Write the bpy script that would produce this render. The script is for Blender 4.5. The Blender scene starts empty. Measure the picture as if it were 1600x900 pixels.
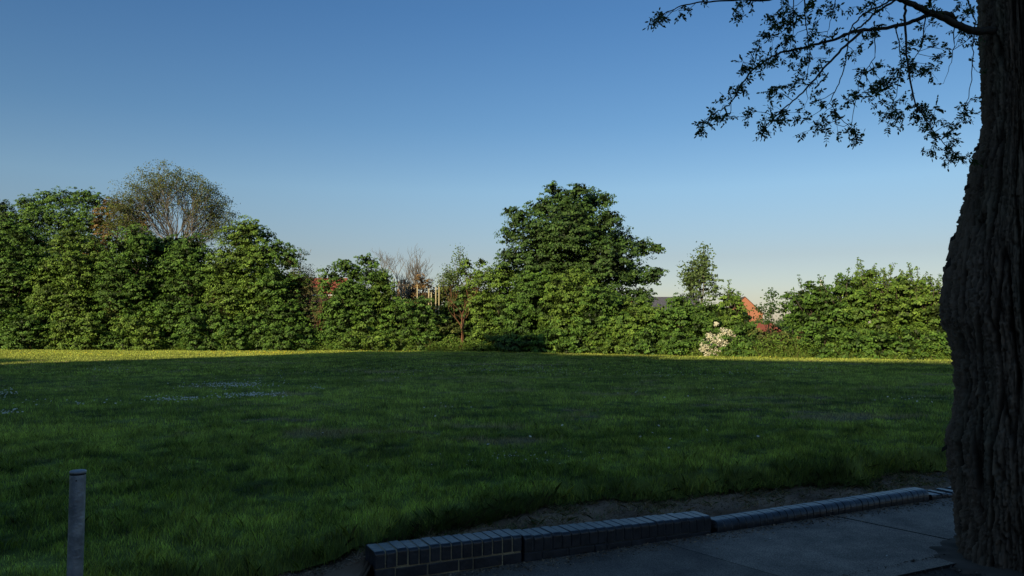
import bpy, math, random
import numpy as np
from mathutils import Vector

random.seed(7)
scene = bpy.context.scene
C = scene.collection
PI = math.pi

# ------------------------------------------------------------------ camera model of the photograph
F = 1200.0; HOR = 515.0; CAMH = 1.6
PITCH = math.atan((HOR - 450.0) / F)
def ray(px, py):
    x = (px - 800.0) / F; y = (450.0 - py) / F
    cp, sp = math.cos(PITCH), math.sin(PITCH)
    return x, cp - y * sp, sp + y * cp
def at(px, py, Y):
    x, y, z = ray(px, py); k = Y / y
    return Vector((x * k, Y, CAMH + z * k))
def ground_at(px, py, z=0.0):
    x, y, zz = ray(px, py); k = (z - CAMH) / zz
    return Vector((x * k, y * k, z))

cam_d = bpy.data.cameras.new("camera"); cam = bpy.data.objects.new("camera", cam_d); C.objects.link(cam)
cam_d.sensor_width = 36; cam_d.lens = 36 * F / 1600; cam_d.clip_end = 5000; cam_d.clip_start = 0.05
cam.location = (0, 0, CAMH); cam.rotation_euler = (PI / 2 + PITCH, 0, 0)
scene.camera = cam

# ------------------------------------------------------------------ light
SUN_EL = math.radians(15); AL = math.radians(30)          # light travels to (sin AL, cos AL): the sun is behind us, to the left
TE = math.tan(SUN_EL)
ld = bpy.data.lights.new("sun", 'SUN'); ld.energy = 5.0; ld.angle = math.radians(0.5); ld.color = (1.0, 0.83, 0.56)
sun = bpy.data.objects.new("sun", ld); C.objects.link(sun)
dirv = Vector((math.sin(AL) * math.cos(SUN_EL), math.cos(AL) * math.cos(SUN_EL), -math.sin(SUN_EL)))
sun.rotation_euler = dirv.to_track_quat('-Z', 'Y').to_euler()
w = bpy.data.worlds.new("World"); scene.world = w; w.use_nodes = True
nt = w.node_tree; nt.nodes.clear()
sky = nt.nodes.new('ShaderNodeTexSky'); sky.sky_type = 'NISHITA'; sky.sun_disc = False
sky.sun_elevation = SUN_EL
# the sky's sun stands opposite the light's travel: azimuth measured from +Y clockwise
sky.sun_rotation = AL + PI
sky.altitude = 50; sky.air_density = 1.0; sky.dust_density = 0.6; sky.ozone_density = 2.2
hs = nt.nodes.new('ShaderNodeHueSaturation'); hs.inputs['Saturation'].default_value = 1.06
bg = nt.nodes.new('ShaderNodeBackground'); bg.inputs['Strength'].default_value = 0.12
out = nt.nodes.new('ShaderNodeOutputWorld')
# haze and air colour by elevation above the horizon
tcw = nt.nodes.new('ShaderNodeTexCoord'); sx = nt.nodes.new('ShaderNodeSeparateXYZ'); rw_ = nt.nodes.new('ShaderNodeValToRGB'); mw = nt.nodes.new('ShaderNodeMix')
mw.data_type = 'RGBA'; mw.blend_type = 'MULTIPLY'; mw.inputs[0].default_value = 1
els = [(0.0, (.84, .76, .86)), (.054, (.84, .765, .84)), (.092, (.82, .725, .76)), (.178, (.91, .94, .97)), (.257, (.71, .86, .97)), (.387, (.56, .79, .99)), (1.0, (.60, .80, .96))]
cr_ = rw_.color_ramp; cr_.elements[0].position = 0; cr_.elements[1].position = 1
for (p_, c_) in els[1:-1]: cr_.elements.new(p_)
for e_, (p_, c_) in zip(cr_.elements, els): e_.position = p_; e_.color = (*c_, 1)
nt.links.new(tcw.outputs['Generated'], sx.inputs[0]); nt.links.new(sx.outputs['Z'], rw_.inputs[0])
nt.links.new(sky.outputs[0], hs.inputs['Color']); nt.links.new(hs.outputs[0], mw.inputs[6]); nt.links.new(rw_.outputs[0], mw.inputs[7]); nt.links.new(mw.outputs[2], bg.inputs[0]); nt.links.new(bg.outputs[0], out.inputs[0])
scene.view_settings.view_transform = 'Standard'; scene.view_settings.look = 'None'; scene.view_settings.exposure = 0

# ------------------------------------------------------------------ numpy noise
def _hash(ix, iy, iz, seed):
    h = (ix.astype(np.int64) * 374761393 + iy.astype(np.int64) * 668265263 + iz.astype(np.int64) * 2147483647 + seed * 974711) & 0xffffffff
    h = ((h ^ (h >> 13)) * 1274126177) & 0xffffffff
    h = ((h ^ (h >> 16)) * 2246822519) & 0xffffffff
    return ((h ^ (h >> 15)) & 0xffffff) / float(0xffffff)
def vn(x, y, z=None, seed=0):
    x = np.asarray(x, float); y = np.asarray(y, float)
    z = np.zeros_like(x) if z is None else np.asarray(z, float)
    ix, iy, iz = np.floor(x), np.floor(y), np.floor(z)
    fx, fy, fz = x - ix, y - iy, z - iz
    fx = fx * fx * (3 - 2 * fx); fy = fy * fy * (3 - 2 * fy); fz = fz * fz * (3 - 2 * fz)
    r = 0
    for a in (0, 1):
        for b in (0, 1):
            for c in (0, 1):
                wgt = (fx if a else 1 - fx) * (fy if b else 1 - fy) * (fz if c else 1 - fz)
                r = r + wgt * _hash(ix + a, iy + b, iz + c, seed)
    return r * 2 - 1
def fbm(x, y, z=None, seed=0, o=4, g=0.5):
    r = 0; a = 1; s = 1; t = 0
    for k in range(o):
        r = r + a * vn(x * s, y * s, None if z is None else z * s, seed + k * 17); t += a
        a *= g; s *= 2.03
    return r / t
def worley(x, y, seed=0, period=None):
    ix, iy = np.floor(x), np.floor(y)
    f1 = np.full(x.shape, 9.0); f2 = np.full(x.shape, 9.0); idv = np.zeros(x.shape)
    for a in (-1, 0, 1):
        for b in (-1, 0, 1):
            cx = ix + a; cy = iy + b
            hx = np.mod(cx, period) if period else cx
            px = cx + _hash(hx, cy, np.zeros_like(cx), seed); py = cy + _hash(hx, cy, np.ones_like(cx), seed)
            d = np.hypot(px - x, py - y); i = _hash(hx, cy, np.full(cx.shape, 5.0), seed)
            m = d < f1
            f2 = np.where(m, f1, np.minimum(f2, d)); idv = np.where(m, i, idv); f1 = np.where(m, d, f1)
    return f1, f2, idv
def sst(a, b, x):
    t = np.clip((x - a) / (b - a), 0, 1); return t * t * (3 - 2 * t)

# ------------------------------------------------------------------ materials
def mat(name):
    m = bpy.data.materials.new(name); m.use_nodes = True
    return m, m.node_tree, m.node_tree.nodes['Principled BSDF']
def attr_mat(name, rough=0.6, trans=0.0, spec=0.3, tint=(1, 1, 1), tcol=1.3):
    m, t, p = mat(name)
    a = t.nodes.new('ShaderNodeAttribute'); a.attribute_name = 'Col'
    p.inputs['Roughness'].default_value = rough; p.inputs['Specular IOR Level'].default_value = spec
    t.links.new(a.outputs['Color'], p.inputs['Base Color'])
    if trans:
        o = t.nodes['Material Output']; tr = t.nodes.new('ShaderNodeBsdfTranslucent'); mx = t.nodes.new('ShaderNodeMixShader')
        mul = t.nodes.new('ShaderNodeMix'); mul.data_type = 'RGBA'; mul.blend_type = 'MULTIPLY'; mul.inputs[0].default_value = 1
        mul.inputs[7].default_value = (1.3 * tcol / 1.3, 1.25 * tcol / 1.3, 0.5, 1)
        t.links.new(a.outputs['Color'], mul.inputs[6]); t.links.new(mul.outputs[2], tr.inputs[0])
        mx.inputs[0].default_value = trans
        t.links.new(p.outputs[0], mx.inputs[1]); t.links.new(tr.outputs[0], mx.inputs[2]); t.links.new(mx.outputs[0], o.inputs[0])
    return m
def noise_mat(name, c1, c2, scale=5, rough=0.8, bump=0.0, bscale=40, c3=None, spec=0.3, detail=6, metallic=0):
    m, t, p = mat(name)
    tc = t.nodes.new('ShaderNodeTexCoord'); n = t.nodes.new('ShaderNodeTexNoise'); n.inputs['Scale'].default_value = scale; n.inputs['Detail'].default_value = detail
    r = t.nodes.new('ShaderNodeValToRGB'); r.color_ramp.elements[0].position = 0.35; r.color_ramp.elements[1].position = 0.65
    r.color_ramp.elements[0].color = (*c1, 1); r.color_ramp.elements[1].color = (*c2, 1)
    if c3: e = r.color_ramp.elements.new(0.8); e.color = (*c3, 1)
    t.links.new(tc.outputs['Object'], n.inputs['Vector']); t.links.new(n.outputs['Fac'], r.inputs[0]); t.links.new(r.outputs[0], p.inputs['Base Color'])
    p.inputs['Roughness'].default_value = rough; p.inputs['Specular IOR Level'].default_value = spec; p.inputs['Metallic'].default_value = metallic
    if bump:
        n2 = t.nodes.new('ShaderNodeTexNoise'); n2.inputs['Scale'].default_value = bscale; n2.inputs['Detail'].default_value = 8
        b = t.nodes.new('ShaderNodeBump'); b.inputs['Strength'].default_value = bump; b.inputs['Distance'].default_value = 0.02
        t.links.new(tc.outputs['Object'], n2.inputs['Vector']); t.links.new(n2.outputs['Fac'], b.inputs['Height']); t.links.new(b.outputs[0], p.inputs['Normal'])
    return m
M_leaf = attr_mat('foliage', 0.55, 0.14, 0.22)
M_nearleaf = attr_mat('acacia_leaf', 0.6, 0.25, 0.2)
M_blade = attr_mat('grass_blade', 0.6, 0.25, 0.2)
M_lawn = attr_mat('lawn_ground', 0.95, 0, 0.1)
M_soil = attr_mat('soil', 0.95, 0, 0.15)
M_barkN = attr_mat('furrowed_bark', 0.9, 0, 0.12)
M_bark = noise_mat('tree_bark', (0.05, 0.038, 0.028), (0.13, 0.10, 0.075), 3, 0.9)
M_barkbrown = noise_mat('brown_bark', (0.16, 0.075, 0.035), (0.26, 0.14, 0.075), 3, 0.9)
M_barkgrey = noise_mat('grey_bark', (0.14, 0.125, 0.10), (0.26, 0.235, 0.19), 3, 0.9)
M_twig = noise_mat('dark_twig', (0.025, 0.02, 0.015), (0.05, 0.04, 0.03), 20, 0.85)
M_petal = attr_mat('petal', 0.6, 0.2, 0.2, tcol=1.0)
M_bluebrick = noise_mat('blue_engineering_brick', (0.008, 0.010, 0.014), (0.024, 0.027, 0.034), 11, 0.34, 0.18, 45, (0.055, 0.06, 0.07), spec=0.7)
M_mortar = noise_mat('sandy_mortar', (0.16, 0.13, 0.09), (0.42, 0.33, 0.19), 6, 0.95, 0.8, 70)
M_galv = noise_mat('galvanised_steel', (0.17, 0.18, 0.185), (0.34, 0.35, 0.35), 13, 0.5, 0.4, 60, (0.46, 0.45, 0.41), spec=0.5, metallic=0.35)
M_dark = noise_mat('dark_gap', (0.01, 0.01, 0.01), (0.02, 0.02, 0.02), 9, 0.9)

# ------------------------------------------------------------------ object helpers
def tag(o, label=None, cat=None, group=None, kind=None):
    if label: o['label'] = label
    if cat: o['category'] = cat
    if group: o['group'] = group
    if kind: o['kind'] = kind
    return o
def empty(name, loc, label, cat, group=None):
    o = bpy.data.objects.new(name, None); C.objects.link(o); o.location = loc; o.empty_display_size = 0.2
    return tag(o, label, cat, group)
def link(me, name, parent=None):
    o = bpy.data.objects.new(name, me); C.objects.link(o)
    if parent is not None:
        o.parent = parent; o.location = -Vector(parent.location)   # vertices are written in world coordinates
    return o
def polys(name, V, col, m, parent=None, smooth=False):
    """V: (n,k,3) one polygon each, col: (n,3)"""
    n, k, _ = V.shape
    me = bpy.data.meshes.new(name)
    me.vertices.add(n * k); me.vertices.foreach_set('co', V.reshape(-1).astype(np.float32))
    me.loops.add(n * k); me.loops.foreach_set('vertex_index', np.arange(n * k, dtype=np.int32))
    me.polygons.add(n); me.polygons.foreach_set('loop_start', np.arange(0, n * k, k, dtype=np.int32))
    me.polygons.foreach_set('loop_total', np.full(n, k, dtype=np.int32))
    me.update(calc_edges=True)
    a = me.color_attributes.new('Col', 'FLOAT_COLOR', 'POINT')
    c4 = np.ones((n * k, 4), np.float32); c4[:, :3] = np.repeat(col, k, axis=0); a.data.foreach_set('color', c4.reshape(-1))
    me.materials.append(m)
    return link(me, name, parent)
def grid_mesh(name, P, col, m, parent=None, wrap=False):
    """P: (r,c,3)"""
    r, c, _ = P.shape
    me = bpy.data.meshes.new(name)
    me.vertices.add(r * c); me.vertices.foreach_set('co', P.reshape(-1).astype(np.float32))
    i = np.arange(r - 1)[:, None]; cc = c if wrap else c - 1
    j = np.arange(cc)[None, :]; j2 = (j + 1) % c
    q = np.stack([i * c + j, i * c + j2, (i + 1) * c + j2, (i + 1) * c + j], -1).reshape(-1, 4)
    me.loops.add(q.size); me.loops.foreach_set('vertex_index', q.reshape(-1).astype(np.int32))
    me.polygons.add(len(q)); me.polygons.foreach_set('loop_start', np.arange(0, q.size, 4, dtype=np.int32)); me.polygons.foreach_set('loop_total', np.full(len(q), 4, dtype=np.int32))
    me.polygons.foreach_set('use_smooth', np.ones(len(q), bool))
    me.update(calc_edges=True)
    if col is not None:
        a = me.color_attributes.new('Col', 'FLOAT_COLOR', 'POINT')
        c4 = np.ones((r * c, 4), np.float32); c4[:, :3] = col.reshape(-1, 3); a.data.foreach_set('color', c4.reshape(-1))
    me.materials.append(m)
    return link(me, name, parent)
class MB:
    def __init__(s): s.v = []; s.f = []; s.sm = []
    def add(s, vs, fs, smooth=False):
        b = len(s.v); s.v += [tuple(v) for v in vs]; s.f += [tuple(b + i for i in f) for f in fs]; s.sm += [smooth] * len(fs)
    def box(s, o, ax, ay, az):
        o = Vector(o); ax, ay, az = Vector(ax), Vector(ay), Vector(az)
        vs = [o, o + ax, o + ax + ay, o + ay]; vs += [v + az for v in vs]
        s.add(vs, [(0, 3, 2, 1), (4, 5, 6, 7), (0, 1, 5, 4), (1, 2, 6, 5), (2, 3, 7, 6), (3, 0, 4, 7)])
    def tube(s, pts, rad, n=5, cap=True):
        pts = [Vector(p) for p in pts]; rings = []
        up = Vector((0.13, 0.21, 1)).normalized()
        vs = []
        for i, p in enumerate(pts):
            d = (pts[min(i + 1, len(pts) - 1)] - pts[max(i - 1, 0)])
            if d.length < 1e-6: d = Vector((0, 0, 1))
            d.normalize(); a = d.cross(up)
            if a.length < 0.05: a = d.cross(Vector((1, 0, 0)))
            a.normalize(); b = d.cross(a)
            for k in range(n):
                t = 2 * PI * k / n
                vs.append(p + (a * math.cos(t) + b * math.sin(t)) * rad[i])
        fs = []
        for i in range(len(pts) - 1):
            for k in range(n):
                fs.append((i * n + k, i * n + (k + 1) % n, (i + 1) * n + (k + 1) % n, (i + 1) * n + k))
        if cap: fs.append(tuple(range((len(pts) - 1) * n, len(pts) * n)))
        s.add(vs, fs, True)
    def build(s, name, m, parent=None):
        me = bpy.data.meshes.new(name); me.from_pydata(s.v, [], s.f); me.materials.append(m)
        me.polygons.foreach_set('use_smooth', s.sm); me.update()
        return link(me, name, parent)

# ------------------------------------------------------------------ ground shape
EX = np.array([-60, -12, -3.5, -2.4, -1.88, -1.3, -.88, -.47, 0, .33, .57, 1.12, 1.92, 2.71, 3.48, 3.95, 4.74, 8, 14, 60])
EY = np.array([-20, -2, 3.0, 3.85, 4.45, 4.95, 5.27, 5.59, 6.0, 6.33, 6.57, 6.69, 7.07, 7.5, 7.67, 8.2, 8.49, 10.2, 13, 32])
def Yw(X): return 5.27 + 0.5 * X
def Ye(X): return np.interp(X, EX, EY) + 0.05 * fbm(X * 3, X * 0, seed=3) + 0.03 * vn(X * 13, X * 0, seed=4)
def soil_h(X, Y):
    s = Y - Yw(X)
    base = 0.15 - 0.03 * np.clip(X, 0, 4) * 1.0
    wk = sst(-1.2, -0.86, X) * sst(0.05, 0.3, s) + sst(-.9, -.87, X) * (1 - sst(.05, .3, s))
    side = (0.03 + 0.05 * sst(-2.8, -1.0, X)) * sst(-1.3, .2, s)
    base = np.clip(base, 0.05, 0.2) * sst(-0.3, 0.0, s) * wk + side * (1 - wk)
    return base + 0.03 * fbm(X * 4, Y * 4, seed=9) + 0.014 * vn(X * 14, Y * 14, seed=10) + .006 * vn(X * 33, Y * 33, seed=11)
def lawn_h(X, Y):
    s = Y - np.interp(X, EX, EY)
    und = 0.035 * fbm(X * 0.5, Y * 0.5, seed=21, o=3) * sst(0, 1.5, s) + 0.08 * vn(X * 0.1, Y * 0.1, seed=22) * sst(2, 10, s) * (1 - sst(28, 36, Y))
    tuft = 0.018 * fbm(X * 3.0, Y * 3.0, seed=25, o=3) * sst(0, .6, s)
    h = 0.26 * np.exp(-np.clip(s, 0, 99) / 14) - .12 * sst(-.9, -1.5, X) * np.exp(-np.clip(s, 0, 99) / 1.5)
    lip = sst(-0.05, 0.30, s)
    near = soil_h(X, Y)
    return near * (1 - lip) + (h + und + tuft) * lip + 0.012

# lawn colour by place: patches of lush, dull and thatchy turf, with sunlight painted in along the hedge
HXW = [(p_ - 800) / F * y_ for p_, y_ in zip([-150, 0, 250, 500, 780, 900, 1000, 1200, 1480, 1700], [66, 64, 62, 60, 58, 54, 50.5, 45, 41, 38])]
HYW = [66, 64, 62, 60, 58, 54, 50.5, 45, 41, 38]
def lawn_col(X, Y, seed=0):
    d = np.sqrt(np.maximum(Y, 3) / 8.0)            # patches are met at every scale
    n0 = fbm(X * 0.16, Y * 0.22, seed=30, o=3); n1 = fbm(X * 0.5, Y * 0.6, seed=31, o=4); n2 = fbm(X * 2.2, Y * 2.6, seed=32, o=3); n3 = vn(X * 9, Y * 9, seed=36)
    a = np.clip(0.5 + .8 * n1 + 0.7 * n2 + .4 * n0, 0, 1)[:, None]
    lush = np.array([0.195, 0.270, 0.046]); dull = np.array([0.36, 0.420, 0.082])
    c = lush * (1 - a) + dull * a
    n4 = vn(X * 21, Y * 21, seed=38)
    c = c * np.clip(1 + .5 * n2 + .45 * n3 + .35 * n4 + .35 * n0, .25, 1.9)[:, None]
    t = sst(0.20, 0.36, fbm(X * 0.8 + 5, Y * 2.4, seed=33, o=4) + 0.1 * n1)[:, None] * sst(-.1, .15, vn(X * .35, Y * .6, seed=37))[:, None]
    thatch = np.array([0.42, 0.34, 0.20])
    c = c * (1 - 0.8 * t) + thatch * 0.8 * t
    wd_ = np.interp(X, [-28, -10, -2], [30, 14, 7]); sun_strip = sst(1.0, .45, (np.interp(X, HXW, HYW) - Y) / wd_)[:, None]  # painted sunlight: turf goes lighter and yellower towards the hedge
    return c * (1 - sun_strip) + np.array([.50, .58, .10]) * np.clip(.9 + .5 * n2 + .3 * n1, .5, 1.4)[:, None] * sun_strip

# ------------------------------------------------------------------ setting
gm = MB(); gm.add([(-900, -300, -0.10), (900, -300, -0.10), (900, 1500, -0.10), (-900, 1500, -0.10)], [(0, 1, 2, 3)])
M_far = noise_mat('ground_cover', (0.04, 0.06, 0.02), (0.08, 0.09, 0.035), 0.3, 0.95)
tag(gm.build('ground', M_far), kind='structure')

Xs = np.concatenate([-np.geomspace(75, 6, 60), np.arange(-5.9, 9, 0.05), np.geomspace(9.1, 75, 60)])
Ss = np.concatenate([np.arange(0, 3, 0.05), np.geomspace(3.05, 100, 190)])
XX, SS = np.meshgrid(Xs, Ss); YY = Ye(XX) + SS
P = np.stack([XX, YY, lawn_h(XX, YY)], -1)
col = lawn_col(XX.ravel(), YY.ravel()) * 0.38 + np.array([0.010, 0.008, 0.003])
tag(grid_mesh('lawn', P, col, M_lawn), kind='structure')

Xs = np.concatenate([np.geomspace(20, 5, 20) * -1, np.arange(-4.9, 6.5, 0.035), np.linspace(6.6, 20, 30)])
Ts = np.linspace(0, 1, 60)
XX, TT = np.meshgrid(Xs, Ts)
start = np.where(XX < -0.9, np.minimum(Yw(XX) - 3.0 * sst(-.9, -.93, XX), np.interp(XX, EX, EY) - 1.2), Yw(XX) + 0.12)
YY = start + (np.interp(XX, EX, EY) + 0.5 - start) * TT
H = soil_h(XX, YY)
H = np.where(TT > 0.97, H - 0.05, H)
P = np.stack([XX, YY, H], -1)
n = fbm(XX.ravel() * 3, YY.ravel() * 3, seed=41); n2 = vn(XX.ravel() * 30, YY.ravel() * 30, seed=42)
a = np.clip(0.5 + n * .9 + n2 * .2, 0, 1)[:, None]
col = np.array([0.13, 0.082, 0.050]) * (1 - a) + np.array([0.33, 0.215, 0.135]) * a
tag(grid_mesh('soil', P, col, M_soil), kind='structure')

# verge behind the kerbside, where the old tree stands
gx, gy = np.meshgrid(np.arange(-8, 12, 0.1), np.linspace(-14, 0, 60))
gyy = np.where(True, Yw(gx) - 1.32 + gy, gy)
H = 0.006 + 0.012 * fbm(gx * 3, gyy * 3, seed=51)
H = np.where(gy > -0.1, 0.006, H) - 0.004
n = fbm(gx.ravel() * 2, gyy.ravel() * 2, seed=52); a = np.clip(.5 + n, 0, 1)[:, None]
tag(grid_mesh('verge', np.stack([gx, gyy, H], -1), np.array([0.035, 0.030, 0.024]) * (1 - a) + np.array([0.075, 0.062, 0.05]) * a, M_soil), kind='structure')

# pavement slabs: a strip 1.33 m deep in front of the wall, with joints running (.6,-.8)
M_pave, t, p = mat('worn_asphalt')
tc = t.nodes.new('ShaderNodeTexCoord'); n1 = t.nodes.new('ShaderNodeTexNoise'); n1.inputs['Scale'].default_value = 2.6; n1.inputs['Detail'].default_value = 10; n1.inputs['Roughness'].default_value = .7
n2 = t.nodes.new('ShaderNodeTexNoise'); n2.inputs['Scale'].default_value = 110; n2.inputs['Detail'].default_value = 4
at1 = t.nodes.new('ShaderNodeAttribute'); at1.attribute_name = 'Col'
r = t.nodes.new('ShaderNodeValToRGB'); r.color_ramp.elements[0].color = (.45, .45, .46, 1); r.color_ramp.elements[1].color = (1.3, 1.27, 1.22, 1); r.color_ramp.elements[0].position = .3; r.color_ramp.elements[1].position = .7
r2 = t.nodes.new('ShaderNodeValToRGB'); r2.color_ramp.elements[0].color = (.35, .35, .35, 1); r2.color_ramp.elements[1].color = (1.7, 1.7, 1.65, 1); r2.color_ramp.elements[0].position = .3; r2.color_ramp.elements[1].position = .75
t.links.new(tc.outputs['Object'], n1.inputs['Vector']); t.links.new(tc.outputs['Object'], n2.inputs['Vector'])
t.links.new(n1.outputs['Fac'], r.inputs[0]); t.links.new(n2.outputs['Fac'], r2.inputs[0])
def mul(a, b):
    m = t.nodes.new('ShaderNodeMix'); m.data_type = 'RGBA'; m.blend_type = 'MULTIPLY'; m.inputs[0].default_value = 1; t.links.new(a, m.inputs[6]); t.links.new(b, m.inputs[7]); return m.outputs[2]
t.links.new(mul(mul(at1.outputs['Color'], r.outputs[0]), r2.outputs[0]), p.inputs['Base Color'])
bp = t.nodes.new('ShaderNodeBump'); bp.inputs['Strength'].default_value = .6; bp.inputs['Distance'].default_value = .006
t.links.new(n2.outputs['Fac'], bp.inputs['Height']); t.links.new(bp.outputs[0], p.inputs['Normal']); p.inputs['Roughness'].default_value = .85; p.inputs['Specular IOR Level'].default_value = .25
V = []; cols = []
uw = Vector((0.894, 0.447, 0)); jd = Vector((0.6, -0.8, 0))
def wallpt(X): return Vector((X, Yw(X) + 0.02, 0))
joints = [-1.1, 1.10, 2.72, 4.5, 6.3, 8.2]
L = 1.36
shade = [0.068, 0.10, 0.112, 0.10, 0.10]
for i in range(len(joints) - 1):
    g = 0.012 if i != 1 else 0.004
    a_ = wallpt(joints[i] + (0.011 if i == 2 else 0.003)); b_ = wallpt(joints[i + 1] - (0.011 if i == 1 else 0.003))
    z = Vector((0, 0, 0.02))
    q = [a_ + z, b_ + z, b_ + jd * L + z, a_ + jd * L + z]
    V.append([tuple(v) for v in q]); cols.append((shade[i] * 2.6, shade[i] * 2.15, shade[i] * 1.75))
    for k in range(4):   # slab edges
        p0, p1 = q[k], q[(k + 1) % 4]; dn = Vector((0, 0, -0.06))
        V.append([tuple(p0), tuple(p0 + dn), tuple(p1 + dn), tuple(p1)]); cols.append((.02, .02, .02))
tag(polys('pavement', np.array(V), np.array(cols), M_pave), kind='structure')

# ------------------------------------------------------------------ grass
def blades(X, Y, hgt, wid, lean, base_col, rng, hfun=lawn_h, k=3):
    n = len(X); Z = hfun(X, Y) - 0.005
    B = np.stack([X, Y, Z], -1); th = rng.uniform(0, 2 * PI, n); ph = rng.uniform(0, 2 * PI, n)
    side = np.stack([np.cos(th), np.sin(th), np.zeros(n)], -1) * wid[:, None]
    tip = np.stack([np.cos(ph) * lean * hgt, np.sin(ph) * lean * hgt, hgt], -1)
    if k == 3: V = np.stack([B - side, B + side, B + tip], 1)
    else:
        mid = tip * 0.55; mid[:, 0] *= .5; mid[:, 1] *= .5
        V = np.stack([B - side, B + side, B + mid + side * .75, B + tip, B + mid - side * .75], 1)
    return V
rng = np.random.default_rng(5)
def scatter(n, smin, smax, xr, power=1.0):
    """points spread over the part of the lawn in front of us, s metres beyond its edge"""
    Y = rng.uniform(smin ** .5, smax ** .5, n) ** 2 if power == 2 else rng.uniform(smin, smax, n)
    X = rng.uniform(-1, 1, n) * (Y * 0.72 + xr)
    ok = Y > np.interp(X, EX, EY) - 0.02
    X, Y = X[ok], Y[ok]
    k = Y > Ye(X) - 0.03
    return X[k], Y[k]
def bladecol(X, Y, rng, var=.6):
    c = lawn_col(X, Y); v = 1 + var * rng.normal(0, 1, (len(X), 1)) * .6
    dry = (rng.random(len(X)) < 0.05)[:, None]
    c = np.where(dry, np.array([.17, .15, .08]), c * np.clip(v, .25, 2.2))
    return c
parts = []; pc = []
X, Y = scatter(330000, 3.2, 11, 1.0)
clump = np.clip(1 + .6 * fbm(X * 2.2, Y * 2.2, seed=61, o=3) + .7 * vn(X * 8, Y * 8, seed=64), .3, 2.1)
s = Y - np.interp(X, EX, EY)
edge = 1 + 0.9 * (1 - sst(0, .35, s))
h = rng.uniform(.03, .065, len(X)) * clump * edge
near5 = blades(X, Y, h, rng.uniform(.0013, .0026, len(X)), rng.uniform(.1, .8, len(X)), None, rng, k=5)
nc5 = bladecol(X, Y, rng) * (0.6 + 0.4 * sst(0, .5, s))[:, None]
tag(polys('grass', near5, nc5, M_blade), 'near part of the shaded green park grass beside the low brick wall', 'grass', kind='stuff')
X, Y = scatter(300000, 11, 26, 1.5)
clump = np.clip(1 + .6 * fbm(X * 1.3, Y * 1.3, seed=62, o=3) + .7 * vn(X * 5, Y * 5, seed=65), .3, 2.1)
v1 = blades(X, Y, rng.uniform(.035, .07, len(X)) * clump, rng.uniform(.003, .006, len(X)), rng.uniform(.1, .8, len(X)), None, rng)
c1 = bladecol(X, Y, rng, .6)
X, Y = scatter(420000, 26, 72, 3)
clump = np.clip(1 + .8 * fbm(X * .8, Y * .8, seed=63, o=3), .35, 1.8)
v2 = blades(X, Y, rng.uniform(.04, .08, len(X)) * clump, rng.uniform(.009, .018, len(X)), rng.uniform(.1, .9, len(X)), None, rng)
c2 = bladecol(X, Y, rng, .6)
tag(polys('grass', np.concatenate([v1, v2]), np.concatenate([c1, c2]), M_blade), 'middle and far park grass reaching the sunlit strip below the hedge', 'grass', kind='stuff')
# straggling long grass hanging over the bank behind the wall's left end
n = 14000
X = rng.choice([-1, 1], n); X = np.where(X < 0, rng.normal(-.25, .28, n), rng.uniform(-.9, 4.6, n)); Y = Ye(X) + rng.uniform(-.05, .12, n)
ln = rng.uniform(.03, .10, n) * np.where(np.abs(X + .25) < .6, 1.3, .8)
V = blades(X, Y, ln, rng.uniform(.0008, .0018, n), rng.uniform(.2, 1, n), None, rng, k=5)
dr = np.stack([rng.normal(0, .02, n), -rng.uniform(0, .06, n), -rng.uniform(0, .03, n)], -1)
V[:, 3] += dr; V[:, 2] += dr * .3; V[:, 4] += dr * .3
cc = np.where((rng.random(n) < .25)[:, None], np.array([.13, .11, .06]), np.array([.12, .18, .045])) * rng.uniform(.5, 1.3, (n, 1))
tag(polys('long_grass', V, cc, M_blade), 'long straggling dark grass overhanging the soil bank behind the wall', 'grass', kind='stuff')
# dry litter and crumbs on the soil strip and the path edge
n = 7000
X = rng.uniform(-2, 4.6, n); Y = Yw(X) + .2 + rng.random(n) ** 1.2 * (np.interp(X, EX, EY) + .1 - Yw(X) - .2)
sel = rng.random(n) < .3; Y = np.where(sel, Yw(X) - np.abs(rng.normal(0, .10, n)) - .005, Y)
ok = (X > -.8) | ~sel; X, Y, sel = X[ok], Y[ok], sel[ok]
Z = np.where(sel, .022, soil_h(X, Y) + .003)
th = rng.uniform(0, PI, len(X)); ll = rng.uniform(.004, .022, len(X)); d1 = np.stack([np.cos(th), np.sin(th), rng.normal(0, .3, len(X))], -1) * ll[:, None]
d2 = np.stack([-np.sin(th), np.cos(th), rng.normal(0, .3, len(X))], -1) * rng.uniform(.0012, .005, len(X))[:, None]
B = np.stack([X, Y, Z], -1); V = np.stack([B - d1, B - d2, B + d1, B + d2 + np.array([0, 0, .004])], 1)
lc = np.array([.26, .19, .12]) * rng.uniform(.25, 1.5, (len(X), 1))
tag(polys('leaf_litter', V, lc, M_soil), 'dry stalks and crumbs scattered over the soil strip', 'litter', kind='stuff')
n = 2600
X = rng.uniform(1.2, 5, n); Y = Yw(X) - 1.30 - np.abs(rng.normal(0, .45, n)); Z = np.full(n, .024)
Z = np.where(Y < Yw(X) - 1.33, .012, .024)
th = rng.uniform(0, PI, n); ll = rng.uniform(.004, .02, n); d1 = np.stack([np.cos(th), np.sin(th), rng.normal(0, .3, n)], -1) * ll[:, None]
d2 = np.stack([-np.sin(th), np.cos(th), rng.normal(0, .3, n)], -1) * rng.uniform(.0015, .006, n)[:, None]
B = np.stack([X, Y, Z], -1); V = np.stack([B - d1, B - d2, B + d1, B + d2 + np.array([0, 0, .006])], 1)
tag(polys('leaf_litter', V, np.array([.11, .09, .07]) * rng.uniform(.2, 1.6, (n, 1)), M_soil), 'dark crumbs and bits on the verge round the old tree', 'litter', kind='stuff')

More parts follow.
